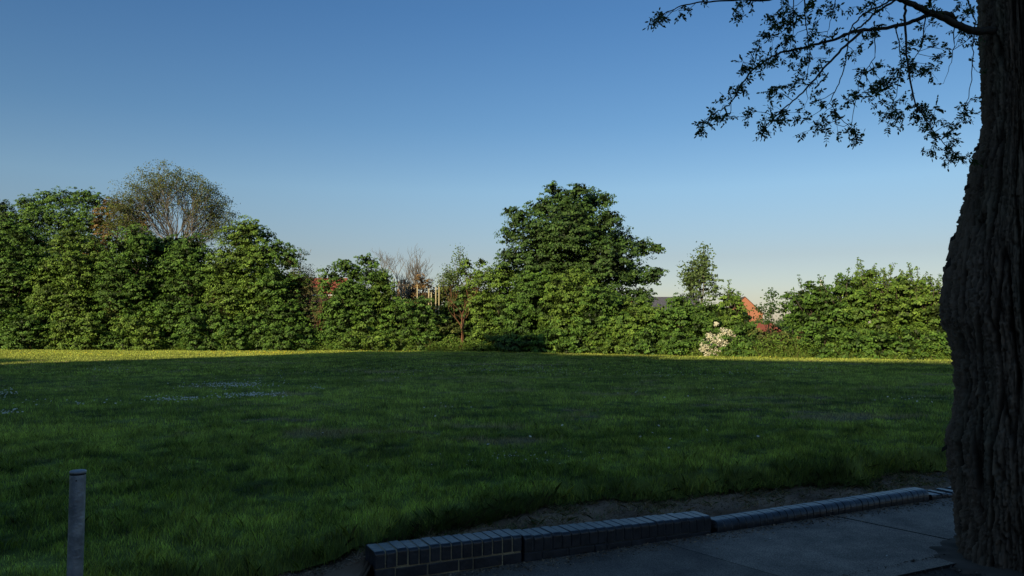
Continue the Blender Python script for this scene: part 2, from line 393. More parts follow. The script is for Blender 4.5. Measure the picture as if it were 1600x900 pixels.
# straw and thin dry tufts growing out of the soil strip, thicker under the bank
nt_ = 260; tx = np.where(rng.random(nt_) < .55, rng.uniform(-1.9, 4.6, nt_), rng.choice([.45, 1.3, 2.2, 3.6, 4.1], nt_) + rng.normal(0, .14, nt_)); tf = np.clip(rng.random(nt_) ** .55, 0, 1)
ty = Yw(tx) + .24 + tf * (np.interp(tx, EX, EY) - .02 - Yw(tx) - .24)
m_ = 26; X = np.repeat(tx, m_) + rng.normal(0, .035, nt_ * m_); Y = np.repeat(ty, m_) + rng.normal(0, .03, nt_ * m_); n = len(X)
ok = Y > Yw(X) + .235; X, Y = X[ok], Y[ok]; n = len(X)
V = blades(X, Y, rng.uniform(.008, .05, n), rng.uniform(.0010, .0022, n), rng.uniform(.6, 2.6, n), None, rng, hfun=lambda a, b: soil_h(a, b) + .008, k=5)
cc = np.where((rng.random(n) < .72)[:, None], np.array([.36, .27, .15]), np.array([.10, .17, .05])) * rng.uniform(.35, 1.3, (n, 1))
tag(polys('dry_grass', V, cc, M_blade), 'dry straw and thin tufts on the soil between wall and grass', 'grass', kind='stuff')
# pale chips of paint and paper on the path
X = np.array([1.95, 2.3, 2.75, 2.15, 3.05, 2.62, 1.5, 3.3, 2.0]); Y = Yw(X) - np.array([.35, .62, .25, 1.05, .8, 1.12, .2, .45, .16]); n = len(X)
th = rng.uniform(0, PI, n); d1 = np.stack([np.cos(th), np.sin(th), np.zeros(n)], -1) * rng.uniform(.008, .02, n)[:, None]; d2 = np.stack([-np.sin(th), np.cos(th), np.zeros(n)], -1) * rng.uniform(.004, .009, n)[:, None]
B = np.stack([X, Y, np.full(n, .0245)], -1)
tag(polys('litter_chips', np.stack([B - d1, B - d2 * .7, B + d1 * .9, B + d2], 1), np.array([.6, .6, .58]) * rng.uniform(.5, 1, (n, 1)), M_petal), 'small pale chips scattered on the path slabs', 'litter', kind='stuff')

# daisies: each a small white disc of petals, in drifts
def flowers(spots, name, label, c, size, hh=.05):
    Xl = []; Yl = []
    for px, py, rx, ry, cnt in spots:
        for k in range(cnt):
            q = ground_at(px + rng.normal(0, rx), py + rng.normal(0, ry), .08)
            Xl.append(q.x); Yl.append(q.y)
    X = np.array(Xl); Y = np.array(Yl); n = len(X); Z = lawn_h(X, Y) + hh
    ctr = np.stack([X, Y, Z], -1); th = rng.uniform(0, PI, n)
    nrm = np.stack([rng.normal(0, .35, n), rng.normal(-.35, .35, n), np.ones(n)], -1); nrm /= np.linalg.norm(nrm, axis=1)[:, None]
    a = np.cross(nrm, [1, 0, .1]); a /= np.linalg.norm(a, axis=1)[:, None]; b = np.cross(nrm, a)
    r = size * rng.uniform(.7, 1.2, n)
    V = np.stack([ctr + (a * math.cos(t) + b * math.sin(t)) * r[:, None] for t in np.arange(6) * PI / 3], 1)
    tag(polys(name, V, np.array(c) * rng.uniform(.75, 1.05, (n, 1)), M_petal), label, 'flowers', kind='stuff')
flowers([(360, 602, 40, 4, 260), (395, 622, 26, 2.5, 170), (275, 628, 26, 2.5, 110), (6, 615, 10, 5, 60), (10, 650, 14, 3, 30), (490, 610, 8, 2, 25), (120, 632, 60, 4, 30), (180, 578, 30, 2, 30)],
        'daisies', 'white daisy drifts in the shaded grass at left', (.80, .75, .60), .019, .08)
flowers([(795, 745, 32, 6, 42), (905, 743, 20, 8, 12), (640, 745, 40, 5, 6), (683, 702, 3, 1, 3)], 'daisies', 'few white daisies in the near grass above the brick wall', (.7, .66, .52), .0075, .055)
flowers([(860, 578, 60, 6, 110), (1110, 588, 70, 6, 90), (700, 575, 90, 5, 90), (1260, 582, 40, 3, 40), (1420, 640, 25, 4, 16), (1040, 620, 60, 12, 14), (960, 700, 200, 18, 14), (690, 655, 30, 4, 6), (560, 590, 90, 12, 40)],
        'daisies', 'loosely scattered white daisies across the middle of the grass', (.80, .75, .60), .017, .08)
flowers([(410, 551, 45, 1.6, 330), (150, 553, 90, 2, 160), (590, 549, 40, 1.2, 100), (1200, 558, 160, 2, 60)],
        'dandelions', 'yellow dandelions in the sunlit grass strip before the hedge', (.80, .68, .06), .035, .09)

# ------------------------------------------------------------------ foliage generators
PAL = {
 'green': [(0.083, 0.169, 0.024), (0.119, 0.212, 0.032), (0.063, 0.134, 0.022)],
 'bright': [(0.119, 0.205, 0.027), (0.160, 0.247, 0.037), (0.091, 0.169, 0.024)],
 'dark': [(0.052, 0.110, 0.022), (0.077, 0.138, 0.027), (0.042, 0.087, 0.020)],
 'olive': [(0.119, 0.148, 0.032), (0.146, 0.162, 0.037), (0.083, 0.121, 0.024)],
 'copper': [(0.186, 0.116, 0.037), (0.145, 0.113, 0.032), (0.218, 0.129, 0.044)],
 'brown': [(0.227, 0.142, 0.049), (0.179, 0.126, 0.039), (0.276, 0.156, 0.061)],
 'dusky': [(0.119, 0.134, 0.049), (0.162, 0.126, 0.051), (0.098, 0.121, 0.041)],
 'ash': [(0.104, 0.162, 0.049), (0.132, 0.190, 0.056), (0.083, 0.134, 0.039)],
 'cream': [(.70, .67, .50), (.76, .74, .58), (.60, .57, .40)],
}
def leaves(name, ctr, nrm, size, pal, rng, parent, m=None, aspect=.62, dark=None):
    n = len(ctr)
    nrm = nrm / (np.linalg.norm(nrm, axis=1)[:, None] + 1e-9)
    r = rng.normal(0, 1, (n, 3)); a = np.cross(nrm, r); a /= (np.linalg.norm(a, axis=1)[:, None] + 1e-9); b = np.cross(nrm, a)
    s = size[:, None] * .5
    V = np.stack([ctr - a * s, ctr + b * s * aspect - nrm * s * .25 + a * s * .1, ctr + a * s - nrm * s * .15, ctr - b * s * aspect - nrm * s * .25 + a * s * .1], 1)
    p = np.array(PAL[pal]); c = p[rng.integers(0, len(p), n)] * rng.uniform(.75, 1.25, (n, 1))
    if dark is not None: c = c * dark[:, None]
    return polys(name, V, c, m or M_leaf, parent)
def lobe_leaves(lobes, rng, dens, lsize, cr, per, front_bias=True, inner=.25):
    """lobes: (x,y,z,rx,ry,rz) -> leaf centres and normals in flattened sprays over every lobe"""
    Cs = []; Ns = []; Ss = []; Ds = []
    for (x, y, z, rx, ry, rz) in lobes:
        area = 4 * PI * ((rx * ry + rx * rz + ry * rz) / 3)
        nc = max(4, int(area * dens / (cr * cr * 3)))
        d = rng.normal(0, 1, (nc, 3)); d /= np.linalg.norm(d, axis=1)[:, None]
        keep = (d[:, 2] > -.75) & ((d[:, 1] < .35) | (rng.random(nc) < .4)) if front_bias else d[:, 2] > -.8
        d = d[keep]; nc = len(d)
        rad = rng.uniform(.55, 1.16, nc)[:, None]
        cc = np.array([x, y, z]) + d * np.array([rx, ry, rz]) * rad
        sz = cr * rng.uniform(.6, 1.35, nc)
        k = per
        off = rng.normal(0, 1, (nc, k, 3)); off /= np.linalg.norm(off, axis=2)[:, :, None]; off *= rng.random((nc, k, 1)) ** .45
        off = off * sz[:, None, None] * np.array([1, 1, .36])
        out = d * np.array([1, 1, .6])
        # sprays droop outward from their stalk
        rr = np.linalg.norm(off[:, :, :2], axis=2)
        off[:, :, 2] -= rr * .45
        P = cc[:, None, :] + off
        N = out[:, None, :] * .6 + np.array([-.25, -.35, .55]) + off / (sz[:, None, None] + 1e-6) * .35 + rng.normal(0, .36, (nc, k, 3))
        Cs.append(P.reshape(-1, 3)); Ns.append(N.reshape(-1, 3)); Ss.append(lsize * rng.uniform(.6, 1.3, nc * k)); Ds.append(np.repeat(rng.uniform(.72, 1.28, nc) * np.clip((rad[:, 0] - .2) / .7, .45, 1.1), k))  # sprays set deeper in the lobe get shade painted into their colour
        ni = int(nc * k * inner)
        di = rng.normal(0, 1, (ni, 3)); di /= np.linalg.norm(di, axis=1)[:, None]
        Pi = np.array([x, y, z]) + di * np.array([rx, ry, rz]) * rng.uniform(.1, .75, (ni, 1))
        Cs.append(Pi); Ns.append(rng.normal(0, 1, (ni, 3))); Ss.append(lsize * 1.6 * rng.uniform(.7, 1.2, ni)); Ds.append(np.full(ni, .22))  # inner leaves coloured dark as painted shade, so crown gaps read black
    return np.concatenate(Cs), np.concatenate(Ns), np.concatenate(Ss), np.concatenate(Ds)
HX = [-150, 0, 250, 500, 780, 900, 1000, 1200, 1480, 1700]; HY = [66, 64, 62, 60, 58, 54, 50.5, 45, 41, 38]
def hedge_Y(px): return float(np.interp(px, HX, HY))
def crooked(a, b, rng, n=5, amp=.08):
    a, b = Vector(a), Vector(b); L = (b - a).length
    pts = []
    for i in range(n + 1):
        t = i / n; p = a.lerp(b, t)
        if 0 < i < n: p += Vector(rng.normal(0, amp * L, 3)) * .5
        pts.append(p)
    return pts
def bush(name, cat, label, px, top, hw, off=0, pal='green', base=None, dens=1.0, lsize=.155, cr=.30, per=21, trunk=M_bark, shape='hedge', lobes_px=None, shoots=0, group='trees and shrubs of the hedge line', inner=.25, lowest=0.0, stems=1):
    seed = abs(hash((round(px), round(top), round(hw)))) % 99991
    rng = np.random.default_rng(seed); hw = hw * (1.0 if lobes_px else 1.16); dens = dens * 1.35
    Y = hedge_Y(px) + off
    b = at(px, HOR, Y); bx, by = b.x, Y
    ztop = at(px, top, Y).z; rw = hw / F * Y
    root = empty(name, (bx, by, 0), label, cat, group)
    lobes = []
    if lobes_px:
        for (lx, ly, lr) in lobes_px:
            q = at(lx, ly, Y + rng.uniform(-.35, .35) * rw); r = lr / F * Y
            lobes.append((q.x, q.y, q.z, r, r * 1.1, r * .85))
    else:
        H = ztop; k = max(7, int(H * rw * .9 + 4))
        lr0 = min(rw * .55, 1.35)
        nlev = max(2, int(H / (lr0 * .95)))
        for lv in range(nlev + 1):
            t = lv / nlev
            prof = (1 - max(0, (t - .45) / .55) ** 2.4 * .62) if shape == 'hedge' else math.sin(PI * min(1, .12 + .88 * (1 - abs(t - .45) * 1.2)) * .5)
            R = max(rw * prof - lr0 * .55, 0.05)
            m = max(1, int(round(2 * PI * R / (lr0 * 1.5)))) if t < .97 else 1
            a0 = rng.uniform(0, 2 * PI)
            for j in range(m):
                a = a0 + 2 * PI * j / m + rng.normal(0, .25)
                lr = lr0 * rng.uniform(.65, 1.12)
                z = lowest + (H - lowest) * t * .97
                z = min(max(z + rng.normal(0, .25 * lr0), lr * .5 + lowest), H - lr * .62)
                lobes.append((bx + R * math.cos(a), by + R * 1.0 * math.sin(a), z, lr, lr, lr * .78))
            if R > lr0 * 1.3: lobes.append((bx + rng.normal(0, .3), by, max(H * t * .95 - .2, lr0 * .5 + lowest), R * .8, R * .8, lr0))
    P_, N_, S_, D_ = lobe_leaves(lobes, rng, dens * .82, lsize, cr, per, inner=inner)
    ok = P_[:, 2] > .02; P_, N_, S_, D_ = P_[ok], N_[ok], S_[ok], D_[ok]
    tb = MB()
    if shoots:
        sp = []; 
        for i in range(shoots * 2):
            lb = lobes[rng.integers(0, len(lobes))]
            q0 = Vector((lb[0] + rng.normal(0, lb[3] * .5), lb[1] + rng.normal(-.2, .3), lb[2] + lb[5] * .5))
            ln = rng.uniform(.35, 1.0); q1 = q0 + Vector((rng.normal(0, .22), rng.normal(0, .1), 1)) * ln
            if lb[2] < ztop * .6: continue
            tb.tube([Vector((bx, by, ztop * .45)), q0, q1], [.03, .018, .007], 4)
            kk = int(ln * 55)
            for j in range(kk):
                t = rng.uniform(.15, 1.03); q = q0.lerp(q1, t)
                sp.append((q.x + rng.normal(0, .065), q.y + rng.normal(0, .065), q.z))
        if sp:
            sp = np.array(sp); P_ = np.concatenate([P_, sp]); N_ = np.concatenate([N_, rng.normal(0, .6, sp.shape) + np.array([0, -.3, .7])]); S_ = np.concatenate([S_, lsize * .8 * rng.uniform(.7, 1.2, len(sp))]); D_ = np.concatenate([D_, np.ones(len(sp))])
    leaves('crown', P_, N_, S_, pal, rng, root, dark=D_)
    tr = max(.05, ztop * .014)
    for s_ in range(stems):
        o = Vector((rng.normal(0, .25) if stems > 1 else 0, rng.normal(0, .15) if stems > 1 else 0, 0))
        topp = Vector((bx + rng.normal(0, rw * .25), by, ztop * .72))
        main = crooked(Vector((bx, by, -.1)) + o, topp, rng, 6, .05)
        tb.tube(main, [tr * (1 - .8 * i / 6) for i in range(7)], 7)
        sel = lobes if len(lobes) < 16 else [lobes[i] for i in rng.choice(len(lobes), 16, replace=False)]
        for lb in sel:
            zc = max(.3, min(lb[2] * .6, ztop * .6)); k = min(int(zc / (ztop * .72) * 6), 5); st = main[k].lerp(main[k + 1], .5)
            e = Vector((lb[0], lb[1], lb[2] + lb[5] * .3))
            tb.tube(crooked(st, e, rng, 4, .07), [tr * .42, tr * .32, tr * .22, tr * .14, tr * .07], 5)
    tb.build('trunk', trunk, root)
    return root
def grow(tb, p, d, ln, r, lv, rng, tips, spread=.5, up=.25, kids=(2, 4), shrink=.68):
    n = 3; pts = [p]; dd = d.copy()
    for i in range(n):
        dd = (dd + Vector(rng.normal(0, .12, 3)) + Vector((0, 0, up * .15))).normalized(); pts.append(pts[-1] + dd * ln / n)
    tb.tube(pts, [r * (1 - .4 * i / n) for i in range(n + 1)], 5 if lv > 1 else 3, False)
    if lv <= 0: tips.append(pts[-1]); tips.append(pts[-2]); return
    m = rng.integers(kids[0], kids[1] + 1)
    for k in range(m):
        t = rng.uniform(.45, 1) if k else 1
        i = min(int(t * n), n - 1); q = pts[i].lerp(pts[i + 1], t * n - i)
        nd = (dd + Vector(rng.normal(0, spread, 3)) + Vector((0, 0, up))).normalized()
        grow(tb, q, nd, ln * shrink * rng.uniform(.8, 1.15), r * .58, lv - 1, rng, tips, spread, up, kids, shrink)
def twig_tree(name, cat, label, px, top, off, ln, lv, r, m, leafn=0, pal='olive', spread=.45, up=.3, n_stems=1, lsize=.12, cr=.22, z0=0.0, kids=(2, 4), group='trees and shrubs of the hedge line', seed=1, xs=1.0, shrink=.68, fit=True):
    rng = np.random.default_rng(seed); Y = hedge_Y(px) + off
    b = at(px, HOR, Y); root = empty(name, (b.x, Y, 0), label, cat, group)
    tb = MB(); tips = []
    for s_ in range(n_stems):
        grow(tb, Vector((b.x + rng.normal(0, .12) * (n_stems > 1), Y, z0)), Vector((rng.normal(0, .2) * (n_stems > 1), rng.normal(0, .08), 1)).normalized(), ln * rng.uniform(.85, 1.1), r, lv, rng, tips, spread, up, kids, shrink)
    ztop = at(px, top, Y).z
    if fit:
        zm = max(v[2] for v in tb.v); k = ztop / zm
        tb.v = [(b.x + (v[0] - b.x) * xs, v[1], v[2] * k) for v in tb.v]
        tips = [Vector((b.x + (q.x - b.x) * xs, q.y, q.z * k)) for q in tips]
    tb.build('trunk', m, root)
    if leafn:
        T = np.array([tuple(q) for q in tips]); n = len(T)
        P_ = T[:, None, :] + rng.normal(0, 1, (n, leafn, 3)) * cr * np.array([1, 1, .6]); P_ = P_.reshape(-1, 3)
        N_ = rng.normal(0, .6, P_.shape) + np.array([-.1, -.45, .6])
        leaves('crown', P_, N_, lsize * rng.uniform(.7, 1.3, len(P_)), pal, rng, root)
    return root

# ------------------------------------------------------------------ the hedge line, left to right
T = 'tree'; S_ = 'shrub'
bush('maple_tree', T, 'tall dark tree behind the hedge at the extreme left edge', -5, 312, 42, 7, 'dark')
bush('maple_tree', T, 'broad rounded tall green tree behind the hedge, left of the bronze one', 100, 288, 72, 8, 'green', lobes_px=[(50, 325, 26), (75, 312, 22), (105, 312, 24), (130, 310, 22), (150, 318, 22), (40, 350, 30), (75, 345, 34), (115, 345, 36), (150, 350, 30), (60, 390, 40), (110, 390, 45), (150, 390, 40), (35, 315, 10), (90, 430, 50), (140, 430, 50)])
bush('copper_tree', T, 'bronze brown leaved tree between the green dome and the sparse crown', 190, 300, 45, 6, 'copper', lobes_px=[(175, 325, 20), (200, 330, 20), (160, 345, 20), (190, 350, 26), (220, 350, 18), (170, 375, 24), (205, 378, 26), (160, 400, 26), (200, 420, 34)], dens=.75, lsize=.15)
def dome_tree(label, px, cy, rxp, ryp, off, seed):
    rg = np.random.default_rng(seed); Y = hedge_Y(px) + off; b = at(px, HOR, Y)
    root = empty('sycamore_tree', (b.x, Y, 0), label, 'tree', 'trees and shrubs of the hedge line'); tb = MB(); tips = []
    c = at(px, cy, Y); rx = rxp / F * Y; rz = ryp / F * Y
    fork = Vector((b.x + .4, Y, c.z * .66)); tb.tube(crooked((b.x, Y, 0), fork, rg, 4, .03), [.3, .27, .25, .23, .2], 8)
    for i in range(12):
        a = PI * (.03 + .94 * i / 11) + rg.normal(0, .06); dy = rg.uniform(-.6, .6)
        e = Vector((c.x + math.cos(a) * rx * .62, Y + dy * rx * .6, c.z + math.sin(a) * rz * .55))
        lim = crooked(fork.lerp(Vector((b.x, Y, 0)), rg.uniform(0, .12)), e, rg, 6, .10); tb.tube(lim, [.11, .095, .08, .065, .05, .04, .03], 6)
        for j in range(46):
            q = lim[rg.integers(2, 7)]; a2 = a + rg.normal(0, .30); rr = math.sqrt(rg.uniform(.38, 1.05))
            t_ = Vector((c.x + math.cos(a2) * rx * rr * rg.uniform(.92, 1.04), Y + dy * rx * .8 + rg.normal(0, .7), c.z + math.sin(a2) * rz * rr * rg.uniform(.92, 1.04)))
            if rr < .75 and rg.random() < .3: continue
            tw_ = crooked(q, t_, rg, 4, .09); tb.tube(tw_, [.028, .022, .017, .012, .007], 3, False); tips += [tw_[2], tw_[3], tw_[4], tw_[4]]
    tb.build('trunk', M_barkgrey, root)
    T_ = np.array([tuple(q) for q in tips]); n = len(T_); k = 13
    P_ = (T_[:, None, :] + rg.normal(0, 1, (n, k, 3)) * np.array([.24, .24, .15])).reshape(-1, 3)
    leaves('crown', P_, rg.normal(0, .6, P_.shape) + np.array([-.1, -.45, .6]), .135 * rg.uniform(.6, 1.3, len(P_)), 'olive', rg, root)
dome_tree('tall thin leaved domed tree with pale limbs showing, rising above the left hedge', 272, 350, 84, 86, 7, 14)
bush('field_maple', T, 'leafy maple at the left end of the front row', 15, 343, 58, 0, 'green')
bush('field_maple', T, 'second front maple from left, with a dark cleft on its left side', 118, 352, 50, .3, 'bright')
bush('field_maple', T, 'front maple below the bronze tree, third from the left', 210, 352, 45, 0, 'green')
bush('field_maple', T, 'narrow front maple below the thin crowned tree', 295, 368, 40, .4, 'green')
bush('field_maple', T, 'front maple with the highest lumpy top right of the thin crowned tree', 385, 345, 50, .5, 'bright')
bush('field_maple', T, 'front maple sloping down at the right end of the left tree mass', 436, 376, 40, -.2, 'green')
for px, top, hw, lab, pal in [(50, 478, 34, 'low round shrub in front of the leftmost maples', 'green'), (135, 488, 34, 'low spreading shrub below the second maple from left', 'bright'),
                         (225, 490, 32, 'low shrub with yellowish leaves below the third maple', 'bright'), (325, 478, 34, 'low shrub bulging out below the narrow maple', 'green'),
                         (385, 492, 32, 'low shrub at the foot of the lumpy topped maple', 'green'), (455, 500, 28, 'low dark shrub just left of the thin bare stems', 'green')]:
    bush('hedge_shrub', S_, lab, px, top, hw, -2.2, pal)
twig_tree('elder_tree', T, 'wispy half bare tree beside the right end of the left tree mass', 480, 390, 1.5, 3.4, 4, .07, M_barkgrey, 5, 'dusky', .28, .5, 3, .12, .22, seed=5, xs=.62)
bush('elder_shrub', S_, 'dull brownish shrub below the wispy half bare tree', 478, 440, 26, .8, 'dusky', dens=.8, lsize=.13)
twig_tree('stem_thicket', T, 'pair of thin straight brown stems in front of the brick house at left', 499, 450, -.4, 4.2, 2, .055, M_barkbrown, 3, 'dusky', .16, .7, 4, .12, .2, seed=9, xs=.6, kids=(2, 3))
bush('hedge_shrub', S_, 'low scrubby brown green shrub at the foot of the thin stems', 505, 488, 20, .6, 'dusky', dens=.5, lsize=.13)
bush('field_maple', T, 'rounded maple just right of the thin stems', 537, 404, 36, 0, 'green')
bush('field_maple', T, 'maple with the pointed top in the middle group', 573, 396, 36, .3, 'green')
bush('field_maple', T, 'maple falling away to the pale posts', 597, 422, 19, -.1, 'bright')
bush('hedge_shrub', S_, 'small dense shrub in front of the pointed maple', 570, 505, 36, -2.0, 'bright')
bush('field_maple', T, 'low dense maple below the bare twigs and pale posts', 655, 462, 38, -.3, 'green')
bush('hedge_shrub', S_, 'low light green shrub with white specks at the foot of the middle group', 612, 518, 26, -2.0, 'bright', dens=.8, lsize=.13)
twig_tree('bare_tree', T, 'leafless spreading tree behind the middle group, left of two', 608, 386, 5, 3.6, 5, .09, M_barkgrey, 0, spread=.42, up=.35, n_stems=2, seed=21, kids=(2, 4), xs=1.5)
twig_tree('bare_tree', T, 'leafless upright tree behind the middle group, right of two', 652, 381, 5, 3.8, 5, .10, M_barkgrey, 0, spread=.30, up=.45, n_stems=3, seed=22, kids=(2, 4), xs=1.4)
bush('copper_shrub', S_, 'rusty brown leaved shrub below the right leafless tree', 655, 430, 24, 3, 'brown', dens=.7, lsize=.13)
bush('hedge_shrub', S_, 'dark olive shrub behind the forked brown tree', 694, 440, 32, 4.5, 'olive', dens=.8)
twig_tree('birch_tree', T, 'light leaved open tree right of the leafless pair', 698, 384, 2, 3.6, 4, .09, M_barkbrown, 7, 'ash', .30, .45, 2, .16, .24, seed=31, xs=.7)
bush('field_maple', T, 'double topped maple just left of the big tree', 742, 396, 28, 1.5, 'bright', lobes_px=[(730, 412, 12), (752, 408, 11), (722, 425, 12), (745, 432, 18), (765, 430, 14), (735, 455, 20), (760, 460, 20), (750, 490, 24)])
twig_tree('forked_tree', T, 'slender tree with orange brown forked trunk standing bare at its foot', 718, 418, -.6, 3.0, 4, .12, M_barkbrown, 2, 'olive', .38, .35, 2, .12, .22, seed=44, xs=.8, kids=(2, 3))
bush('hedge_shrub', S_, 'low olive shrub at the foot of the forked brown tree', 690, 500, 24, -.2, 'olive', dens=.6, lsize=.14)
bush('field_maple', T, 'bright bush to the right of the forked brown tree', 783, 412, 40, 0, 'bright')
bush('hedge_shrub', S_, 'low bramble like shrub right of the forked trunk', 765, 500, 28, -1.6, 'bright', lsize=.14)
bush('field_maple', T, 'bush overlapping the lower left of the big tree', 835, 425, 48, -.4, 'green')
big = [(885, 360, 62), (895, 430, 70), (845, 400, 50), (950, 410, 50), (880, 312, 28), (922, 316, 26), (848, 328, 28), (812, 342, 22), (795, 330, 10), (905, 335, 36), (950, 345, 24), (800, 368, 22), (840, 365, 34), (885, 370, 40), (935, 375, 38), (972, 380, 28), (1004, 388, 20), (1026, 388, 12),
       (800, 400, 24), (845, 410, 34), (895, 425, 40), (945, 420, 38), (985, 430, 30), (1018, 432, 18), (1030, 424, 10), (1002, 462, 20), (965, 465, 32), (920, 470, 40), (868, 460, 36), (825, 440, 30), (790, 428, 22), (862, 296, 14), (945, 312, 14), (905, 298, 18)]
bush('sycamore_tree', T, 'biggest tree, dark domed crown with pale limbs standing right of centre', 895, 278, 120, 3.2, 'dark', lobes_px=big, dens=1.45, cr=.36, per=20, lsize=.175, trunk=M_bark, inner=.45)
bt = [o for o in C.objects if o.get('label', '').startswith('biggest tree')][0]; lm = MB(); rl = np.random.default_rng(8)
for a_, b_, r_ in [((904, 424), (901, 392), .13), ((901, 398), (880, 372), .07), ((902, 396), (909, 366), .08), ((904, 408), (930, 382), .075), ((930, 382), (952, 374), .045), ((903, 402), (862, 390), .06), ((862, 390), (842, 372), .04), ((880, 372), (868, 352), .045), ((909, 366), (904, 338), .05), ((905, 414), (946, 404), .055)]:
    p0, p1 = at(*a_, 57.1), at(*b_, 57.1); lm.tube(crooked(p0, p1, rl, 4, .06), [r_, r_ * .9, r_ * .8, r_ * .7, r_ * .6], 6)
lm.tube([at(904, 424, 57.1), at(900, 470, 60)], [.14, .2], 6); lm.build('limb', M_barkbrown, bt)
bush('hedge_shrub', S_, 'narrow olive shrub between the second and third front maples', 180, 432, 13, -.8, 'olive', dens=.8)
bush('hedge_shrub', S_, 'narrow dusky shrub left of the lumpy topped maple', 343, 436, 12, -.8, 'dusky', dens=.7)
bush('field_maple', T, 'bush in front of the big trunk with the high pale top', 893, 420, 42, -.6, 'bright')
bush('field_maple', T, 'bush below the right half of the big tree', 945, 445, 44, -.4, 'green')
bush('field_maple', T, 'bush under the low right boughs of the big tree', 995, 468, 36, 0, 'bright')
bush('hedge_shrub', S_, 'dark low shrub at the foot of the bushes left below the big tree', 818, 500, 34, -2.2, 'dark')
bush('hedge_shrub', S_, 'low green shrub below the middle of the big tree', 885, 495, 38, -2, 'green')
bush('hedge_shrub', S_, 'low shrub before the right boughs of the big tree', 960, 500, 34, -1.8, 'bright')
bush('field_maple', T, 'low bush in the gap below the slate roof', 1034, 478, 22, .2, 'bright')
bush('field_maple', T, 'bush left below the slim ash', 1066, 460, 30, 0, 'green')
twig_tree('ash_tree', T, 'slim light green ash rising alone right of the big tree', 1093, 382, 1.2, 2.8, 4, .09, M_barkgrey, 16, 'ash', .34, .45, 1, .17, .30, seed=52, xs=.85)
bush('ash_tree', T, 'leafy lower crown of the bush pressed against the slim ash', 1095, 408, 26, 1.4, 'ash', lobes_px=[(1085, 412, 10), (1100, 405, 10), (1090, 432, 15), (1112, 438, 13), (1075, 445, 10), (1098, 455, 20), (1095, 485, 24), (1080, 458, 14), (1114, 455, 13), (1094, 418, 13)], dens=.8, inner=.1)
bush('field_maple', T, 'bush behind the white blossoming hawthorn', 1108, 472, 32, .2, 'green')
bush('field_maple', T, 'pointed bush just left of the orange brick gable', 1142, 452, 19, 0, 'bright', shoots=8)
bush('field_maple', T, 'bush hiding the left side of the orange brick gable', 1163, 490, 18, -.3, 'green')
bush('hedge_shrub', S_, 'wispy scrub covering most of the red tiled outbuilding', 1207, 508, 14, 2, 'olive', dens=.6, lsize=.12)
bush('hedge_shrub', S_, 'far low bush line on the horizon right of the gable', 1222, 497, 44, 80, 'dark')
bush('copper_shrub', S_, 'rusty thicket behind the pale posts', 633, 437, 26, 9, 'brown', dens=.9, lsize=.15)
bush('field_maple', T, 'narrow bush left of the slate roof, touching the big tree boughs', 1010, 460, 15, .4, 'green')
# hawthorn in blossom
hr = bush('hawthorn', S_, 'cream white blossoming hawthorn in the hedge below the slim ash', 1117, 496, 22, -2.0, 'green', lobes_px=[(1117, 502, 8), (1112, 520, 11), (1128, 528, 11), (1105, 535, 11), (1120, 542, 12), (1136, 520, 8), (1100, 545, 8), (1132, 545, 9), (1118, 556, 9)], lsize=.12, cr=.2, dens=.6)
rh = np.random.default_rng(77); bl = []
for (lx, ly, lr) in [(1119, 506, 3), (1128, 519, 7), (1139, 521, 6), (1125, 548, 7), (1110, 540, 6), (1145, 526, 4), (1110, 528, 8), (1120, 532, 9), (1102, 538, 8), (1130, 538, 8), (1115, 545, 7), (1098, 545, 5), (1135, 548, 6), (1118, 555, 6), (1105, 552, 5), (1126, 550, 6)]:
    Yh = hedge_Y(1117) - 2.0; q = at(lx, ly, Yh); r = lr / F * Yh
    d = rh.normal(0, 1, (int(r * r * 1500) + 30, 3)); d[:, 1] = -abs(d[:, 1]) * 1.3; d /= np.linalg.norm(d, axis=1)[:, None]
    bl.append(np.array(q) + d * r * rh.uniform(.8, 1.25, (len(d), 1)) * np.array([1, 1.3, .9]))
bl = np.concatenate(bl)
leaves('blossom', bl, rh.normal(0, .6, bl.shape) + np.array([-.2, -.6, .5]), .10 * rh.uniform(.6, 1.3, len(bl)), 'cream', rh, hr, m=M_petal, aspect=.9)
bush('hedge_shrub', S_, 'low yellowish shrub below the orange brick gable', 1188, 512, 22, -.6, 'olive', dens=.8, lsize=.13)
twig_tree('rowan_tree', T, 'small thin tree with tufted branches against the sky right of the gable', 1209, 452, .3, 1.7, 3, .05, M_bark, 9, 'dark', .5, .3, 1, .15, .17, seed=61, xs=.7)
bush('hedge_shrub', S_, 'low reddish green scrub in front of the red roof', 1222, 516, 28, -1, 'olive', dens=.7, lsize=.13)
bush('hedge_shrub', S_, 'scrubby brown tinged shrub right of the reddish scrub', 1250, 515, 20, -1, 'copper', dens=.6, lsize=.12)
bush('birch_tree', T, 'slender leafy tree left of the big right bush', 1240, 458, 20, .6, 'green', lobes_px=[(1232, 462, 11), (1244, 468, 12), (1228, 480, 13), (1244, 488, 14), (1235, 500, 14)], trunk=M_barkgrey)
bush('field_maple', T, 'tree with a feathery top left of the big right bush', 1265, 438, 26, .5, 'green', shoots=14)
bush('hedge_shrub', S_, 'shrub with a dusky hollow between the feathery tree and the big bush', 1290, 448, 20, 1, 'dusky', dens=.8)
bush('field_maple', T, 'left quarter of the big right bush mass, with a leaning shoot', 1320, 430, 34, 0, 'green', shoots=26)
bush('field_maple', T, 'highest bush of the right mass, bristling with shoots', 1362, 420, 38, .2, 'bright', shoots=40)
bush('field_maple', T, 'bush with upright shoots next to the highest one of the right mass', 1408, 428, 36, 0, 'bright', shoots=36)
bush('field_maple', T, 'rightmost sunlit bush, partly behind the old trunk', 1450, 438, 34, .2, 'bright', shoots=30)
bush('field_maple', T, 'bush almost hidden behind the old trunk', 1500, 440, 32, .4, 'green', shoots=14)
